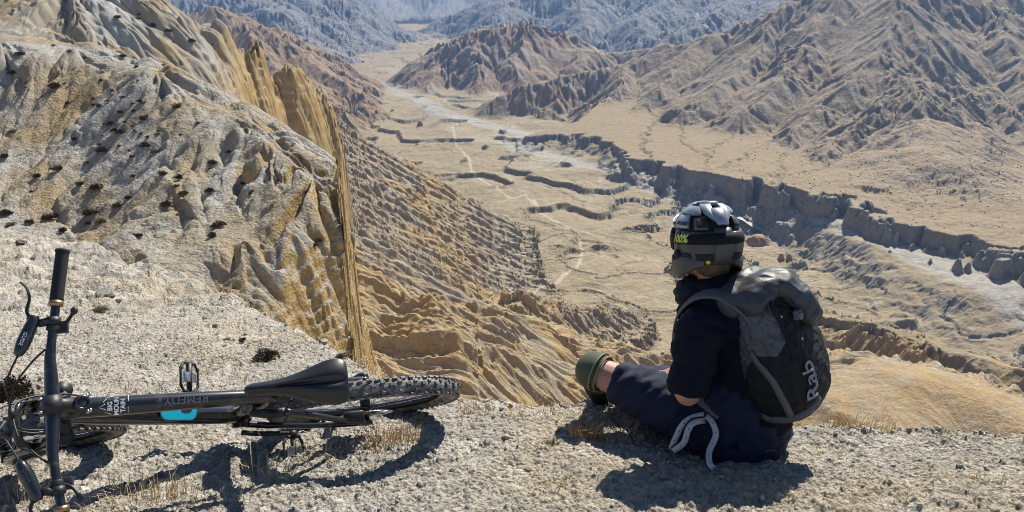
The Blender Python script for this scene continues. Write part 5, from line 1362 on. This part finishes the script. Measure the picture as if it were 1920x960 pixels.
# river: a shallow braided sheet along the gorge
bm = bmesh.new(); prev = None
Rv = crv(RIVER[1:11], 6)
for i, p in enumerate(Rv):
    a = Rv[max(i - 1, 0)]; b = Rv[min(i + 1, len(Rv) - 1)]; t = Vector((b.x - a.x, b.y - a.y, 0)).normalized(); s_ = Vector((-t.y, t.x, 0))
    wd = 6.5 + 2.5 * math.sin(i * .7) + 1.5 * math.sin(i * 1.9)
    L_ = bm.verts.new((p.x + s_.x * wd, p.y + s_.y * wd, p.z + .6)); R_ = bm.verts.new((p.x - s_.x * wd, p.y - s_.y * wd, p.z + .6))
    if prev: bm.faces.new((prev[0], L_, R_, prev[1]))
    prev = (L_, R_)
m_water = mat('silty_water', (.27, .275, .27), .35, spec=.5, bump=(.4, .4, .3))
obj('river', bm, m_water, kind='structure')
def leafy(name, seed, n, r, flat, cols, leaf, stemmy=0.0):
    """cushion shrub: leaf blades through a dome's volume, on a few twigs"""
    rg_ = random.Random(seed); bm = bmesh.new()
    for k in range(n):
        a = rg_.uniform(0, 2 * math.pi); u = rg_.random() ** .45; e = math.acos(rg_.random())
        d = V3(math.cos(a) * math.sin(e), math.sin(a) * math.sin(e), math.cos(e)); rr = r * u * (1 + .25 * math.sin(a * 3 + seed) + rg_.uniform(-.12, .12))
        p = V3(d.x * rr, d.y * rr, d.z * rr * flat); l = leaf * rg_.uniform(.6, 1.4)
        t = (d + V3(rg_.uniform(-1, 1), rg_.uniform(-1, 1), rg_.uniform(-.3, 1))).normalized(); s_ = t.orthogonal().normalized() * l * .32
        f = bm.faces.new([bm.verts.new(q) for q in (p - s_, p + t * l * .5 - s_ * .8, p + t * l, p + t * l * .5 + s_ * .8, p + s_)]); f.material_index = rg_.randrange(len(cols))
    for k in range(7):
        a = rg_.uniform(0, 6.28); sweep(bm, [V3(0, 0, -.02 * r), V3(math.cos(a) * r * .4, math.sin(a) * r * .4, r * flat * .5), V3(math.cos(a) * r * .8, math.sin(a) * r * .8, r * flat * .7)], [r * .03, r * .02, r * .008], 5)
    me = bpy.data.meshes.new(name); bm.to_mesh(me); bm.free()
    for c in cols: me.materials.append(c)
    return me
m_l1 = mat('scrub_dark', (.08, .068, .045), .9, spec=.2); m_l2 = mat('scrub_brown', (.085, .06, .035), .9, spec=.2); m_l3 = mat('scrub_olive', (.07, .068, .03), .9, spec=.2)
m_g1 = mat('dry_grass', (.50, .36, .17), .8, spec=.2); m_g2 = mat('straw', (.62, .50, .29), .8, spec=.2); m_g3 = mat('rust_grass', (.46, .24, .10), .8, spec=.2); m_gg = mat('green_grass', (.13, .19, .06), .8, spec=.2)
shr = [leafy('shrub', 20 + k, 420, .5, .62, [m_l1, m_l1, m_l2, m_l3] if k else [m_l1, m_l2, m_l2, m_l1], .13) for k in range(4)]
spots = [(332, 198, 17), (272, 222, 16), (203, 232, 14), (102, 161, 16), (272, 271, 18), (290, 283, 15), (170, 398, 27), (188, 415, 17), (92, 406, 24), (107, 315, 18), (70, 330, 13), (8, 293, 14), (22, 250, 13), (180, 352, 20), (220, 385, 15), (240, 372, 13), (312, 384, 19), (345, 362, 14), (305, 325, 13), (335, 332, 14), (398, 307, 15), (393, 357, 17), (410, 420, 22), (165, 420, 13), (118, 432, 14), (10, 400, 20), (55, 415, 16), (150, 345, 13), (215, 245, 12), (225, 250, 13), (192, 282, 16), (260, 440, 16), (25, 137, 14), (37, 102, 13), (360, 78, 11), (315, 57, 11), (257, 35, 11), (220, 32, 11), (287, 50, 10), (230, 105, 10), (598, 452, 14), (330, 350, 11), (590, 460, 10), (430, 285, 9), (398, 440, 16), (20, 420, 16), (140, 262, 10), (262, 190, 9), (455, 345, 9), (250, 330, 10)]
for k in range(62):
    if k < 42: spots.append((rng.gauss(235, 55), rng.gauss(225, 50), rng.uniform(4, 8)))
    else: spots.append((rng.uniform(0, 480), rng.uniform(20, 420), rng.uniform(3.5, 8)))
for px, py, sz in spots:
    if px < 0 or py < 4: continue
    p = ground_at(px, py + sz * .2, 80, 600)
    if p.y > 590: continue
    o = bpy.data.objects.new('shrub', shr[rng.randrange(4)]); COL.objects.link(o)
    o.location = p; s_ = sz / 1450 * p.y; o.scale = (s_ * rng.uniform(.95, 1.35), s_ * rng.uniform(.9, 1.2), s_ * rng.uniform(1.1, 1.5)); o.rotation_euler = (0, 0, rng.uniform(0, 6.28))
    o['label'] = 'small dark cushion shrub growing on the pale eroded hillside at left'; o['category'] = 'shrub'; o['group'] = 'cushion shrubs dotted over the left hillside'
# scrub too small and many to count on the far slopes
bm = bmesh.new()
for k in range(650):
    px, py = rng.uniform(1380, 1915), rng.uniform(215, 430)
    if rng.random() > sst(200, 330, py): continue
    p = ground_at(px, py, 860, 1800); r_ = rng.uniform(.4, 1.2)
    bmesh.ops.create_icosphere(bm, subdivisions=1, radius=r_, matrix=Matrix.Translation(p + V3(0, 0, r_ * .3)) @ Matrix.Diagonal((1.2, 1.2, .7, 1)))
obj('scrub', bm, m_l2, kind='stuff', smooth=False)
def tuft(bm, c, n, h, spread, mats, rg_, w_=.0010, lean=.5):
    for k in range(n):
        a = rg_.uniform(0, 6.28); r0 = spread * rg_.random() ** .6; b = Vector(c) + V3(math.cos(a) * r0, math.sin(a) * r0, -.006)
        L = h * rg_.uniform(.45, 1.15); a2 = a + rg_.uniform(-1, 1); ln = (rg_.random() ** .7 * 1.5 + .1) * lean
        d1 = V3(math.cos(a2) * ln * .4, math.sin(a2) * ln * .4, 1).normalized(); d2 = V3(math.cos(a2) * ln * 1.6, math.sin(a2) * ln * 1.6, 1 - ln * .7).normalized()
        p1 = b + d1 * L * .5; p2 = p1 + d2 * L * .5; s_ = V3(-math.sin(a2 + .8), math.cos(a2 + .8), 0) * w_
        v = [bm.verts.new(q) for q in (b - s_, b + s_, p1 + s_ * .8, p1 - s_ * .8, p2)]; mi = rg_.randrange(len(mats))
        f1 = bm.faces.new(v[:4]); f2 = bm.faces.new((v[3], v[2], v[4])); f1.material_index = f2.material_index = mi
def grass_thing(px, py, n, h, spread, mats, label, ymax=4.5, name='grass_tuft', cat='grass tuft', lean=.5, seed=1, w_=.0010):
    c = ground_at(px, py, .9, ymax); bm = bmesh.new(); rg_ = random.Random(seed)
    tuft(bm, (0, 0, 0), int(n * 1.3), h * .9, spread, mats, rg_, w_ * 1.25, lean)
    for v in bm.verts:                            # follow the ground
        x, y = c.x + v.co.x, c.y + v.co.y; v.co.z += (land_height(x, y) - c.z) * max(0, 1 - max(v.co.z, 0) / (h * 1.2))
    o = obj(name, bm, mats, smooth=False, label=label, cat=cat); o.location = c; return o
D, S2, RU = m_g1, m_g2, m_g3
grass_thing(1100, 818, 150, .10, .06, [D, RU, RU, S2], 'rust coloured dry grass tuft on the gravel below the knee of the person', seed=2)
grass_thing(1165, 822, 60, .10, .07, [m_l2, D, S2], 'dark twiggy dry tuft in the shade under the thigh of the person', seed=3, lean=1.0)
grass_thing(1612, 800, 230, .085, .13, [S2, S2, D], 'wide pale straw grass tuft on the rim right of the backpack', seed=4)
grass_thing(893, 772, 110, .05, .08, [S2, D, RU], 'short straw tuft on the rim just right of the rear wheel', seed=5)
grass_thing(1005, 778, 150, .05, .13, [S2, D, RU], 'low spreading dry tuft on the rim midway between bike and person', seed=6)
grass_thing(730, 828, 220, .085, .11, [RU, D, S2], 'orange brown dry tuft inside the shadow of the rear wheel', seed=7)
grass_thing(610, 850, 40, .10, .09, [S2, D], 'few tall straw stalks beside the lower pedal of the bike', seed=8, lean=.9)
grass_thing(1035, 835, 70, .04, .025, [m_gg, m_gg, S2], 'small fresh green tuft on open gravel left of the dry rust tuft', seed=9)
grass_thing(785, 788, 60, .035, .025, [m_gg, S2, m_gg], 'small grey green tuft under the edge of the rear wheel', seed=10)
grass_thing(255, 945, 200, .075, .16, [S2, D, D], 'yellow dry grass patch at the lower edge right of the handlebar', seed=11, lean=.8)
grass_thing(410, 945, 80, .05, .10, [D, S2, m_l3], 'olive and straw tuft at the lower edge below the bike frame', seed=12, lean=.8)
grass_thing(30, 950, 130, .08, .14, [S2, D, RU], 'dry grass patch in the lower corner left of the handlebar', seed=13, lean=.8)
grass_thing(500, 895, 26, .16, .10, [S2], 'long bent straw stalks in the shadow of the bike', seed=14, lean=1.3, w_=.0014)
grass_thing(1420, 862, 7, .12, .02, [S2], 'thin single pale stalks in front of the seat of the person', seed=15)
grass_thing(1770, 812, 60, .035, .05, [m_gg, S2, D], 'tiny green and straw tuft on the right part of the rim', seed=16)
grass_thing(1060, 905, 26, .03, .04, [D, RU], 'sparse short rust blades on gravel left of the shadow of the person', seed=17)
def shrub_thing(px, py, sz, me, label, ymin=2.0, ymax=24, name='shrub', z=.8):
    p = ground_at(px, py, ymin, ymax); o = bpy.data.objects.new(name, me); COL.objects.link(o); s_ = sz / 1450 * p.y; o.location = p; o.scale = (s_, s_ * .9, s_ * z); o.rotation_euler = (0, 0, px)
    o['label'] = label; o['category'] = 'shrub'; return o
fine = leafy('fine_shrub', 44, 1500, .5, .6, [m_l1, m_l2, m_l2, m_l3], .06); green = leafy('green_cushion', 45, 1500, .5, .35, [m_l3, mat('moss_green', (.12, .12, .035), .9, spec=.2), m_l2], .05)
shrub_thing(498, 672, 62, fine, 'dark brown bush on the near slope above the saddle')
shrub_thing(186, 585, 46, green, 'flat olive green cushion plant on the slope right of the upper grip', z=.7)
shrub_thing(638, 672, 26, fine, 'small dark bush near the skyline of the slope above the rear wheel')
shrub_thing(18, 745, 120, fine, 'large dark twiggy shrub at the left edge behind the front wheel', ymin=1.6)
shrub_thing(455, 640, 16, fine, 'tiny bush just left of the dark brown bush on the slope')
def stone(px, py, sz, label, seed, ymin=1.2, ymax=24):
    p = ground_at(px, py, ymin, ymax); bm = bmesh.new(); bmesh.ops.create_icosphere(bm, subdivisions=3, radius=.5)
    for v in bm.verts:
        n_ = fbm(np.array([v.co.x * 2 + seed]), np.array([v.co.y * 2 + v.co.z * 3]), 3, seed)[0]; v.co *= 1 + .5 * float(n_); v.co.z *= .65
    o = obj('stone', bm, m_stone, label=label, cat='stone', smooth=False); s_ = sz / 1450 * p.y; o.location = p; o.scale = (s_,) * 3
m_stone = mat('dark_stone', (.13, .105, .08), .9, bump=(8, .5, .05))
stone(206, 556, 20, 'larger dark brown stone on the pale slope right of the upper grip', 3); stone(222, 566, 12, 'smaller dark stone just right of the larger one on the slope', 4)
stone(40, 458, 22, 'round dark stone at the skyline of the near slope at left', 5); stone(300, 893, 16, 'tan stone on the gravel beneath the bike frame', 6, ymax=4)
# pinnacles of earth left standing in the valley
def pinnacle(px, py, wpx, hpx, label, seed, ymin, ymax):
    p = ground_at(px, py, ymin, ymax); s_ = p.y / 1450; bm = bmesh.new()
    bmesh.ops.create_uvsphere(bm, u_segments=28, v_segments=20, radius=1)
    for v in bm.verts:
        a = math.atan2(v.co.y, v.co.x); n_ = 1 + .35 * float(fbm(np.array([a * 2.2 + seed * 7]), np.array([v.co.z * 1.4]), 3, seed)[0])
        hz = v.co.z; fl_ = max(0, 1 - abs(hz)) ** .22
        v.co = Vector((math.cos(a) * fl_ * n_ * wpx * s_ * .5 * (1 - .25 * max(0, hz)), math.sin(a) * fl_ * n_ * wpx * s_ * .5 * (1 - .25 * max(0, hz)), hz * hpx * s_))
    o = obj('rock_pinnacle', bm, m_pin, label=label, cat='rock pinnacle'); o.location = p
m_pin = mat('ochre_rock', (.33, .22, .12), .9, noise_=(.12, (.24, .16, .09), .4, .6), bump=(.3, .7, 2.0))
pinnacle(788, 236, 12, 9, 'lone brown pinnacle standing on the pale valley floor far away', 1, 1200, 2200)
pinnacle(1422, 456, 46, 17, 'large ochre rock block right of the helmet by the river', 2, 700, 1100)
pinnacle(1464, 488, 14, 14, 'left one of two small rock towers above the backpack', 3, 600, 1050)
pinnacle(1479, 488, 13, 13, 'right one of two small rock towers above the backpack', 4, 600, 1050)
# loose blades over the gravel: uncountable
bm = bmesh.new(); rg_ = random.Random(99)
for k in range(420):
    px, py = rg_.uniform(-40, 1960), rg_.uniform(760, 1000); p = ground_at(px, py, .9, 3.2)
    if fbm(np.array([p.x * 1.4]), np.array([p.y * 1.4]), 2, 8)[0] < -.05: continue
    tuft(bm, p, rg_.randrange(2, 7), rg_.uniform(.015, .05), .02, [D, S2, RU], rg_, .0011, .9)
for k in range(260):
    px, py = rg_.uniform(-40, 760), rg_.uniform(440, 760); p = ground_at(px, py, 2.4, 21)
    if p.y > 20: continue
    tuft(bm, p, rg_.randrange(3, 9), rg_.uniform(.02, .05), .05, [D, S2, m_l3], rg_, .004 * p.y / 6, .9)
o = obj('dry_grass', bm, [D, S2, RU], kind='stuff', smooth=False)

# small stones lying loose all over the ledge
bm = bmesh.new(); rg_ = random.Random(5)
for k in range(600):
    px, py = rg_.uniform(-60, 1980), rg_.uniform(560, 1010)
    p = ground_at(px, py, .9, 9); r_ = min(.013, .002 + .003 * rg_.paretovariate(2.0)) * (1 if p.y < 4 else 1.8)
    M = Matrix.Translation(p + V3(0, 0, r_ * .2)) @ Matrix.Rotation(rg_.uniform(0, 6.28), 4, (rg_.random() - .5, rg_.random() - .5, 1)) @ Matrix.Diagonal((rg_.uniform(.8, 1.4), rg_.uniform(.7, 1.1), rg_.uniform(.45, .8), 1))
    vs_ = bmesh.ops.create_icosphere(bm, subdivisions=1, radius=r_, matrix=M)['verts']
    for v in vs_: v.co += V3(rg_.uniform(-1, 1), rg_.uniform(-1, 1), rg_.uniform(-1, 1)) * r_ * .22
    mi = rg_.randrange(3)
    for f in {f for v in vs_ for f in v.link_faces}: f.material_index = mi
obj('gravel', bm, [mat('pebble_pale', (.36, .335, .29), .9, bump=(60, .4, .004)), mat('pebble_tan', (.33, .28, .21), .9, bump=(60, .4, .004)), mat('pebble_grey', (.24, .225, .20), .9, bump=(60, .4, .004))], kind='stuff', smooth=False)
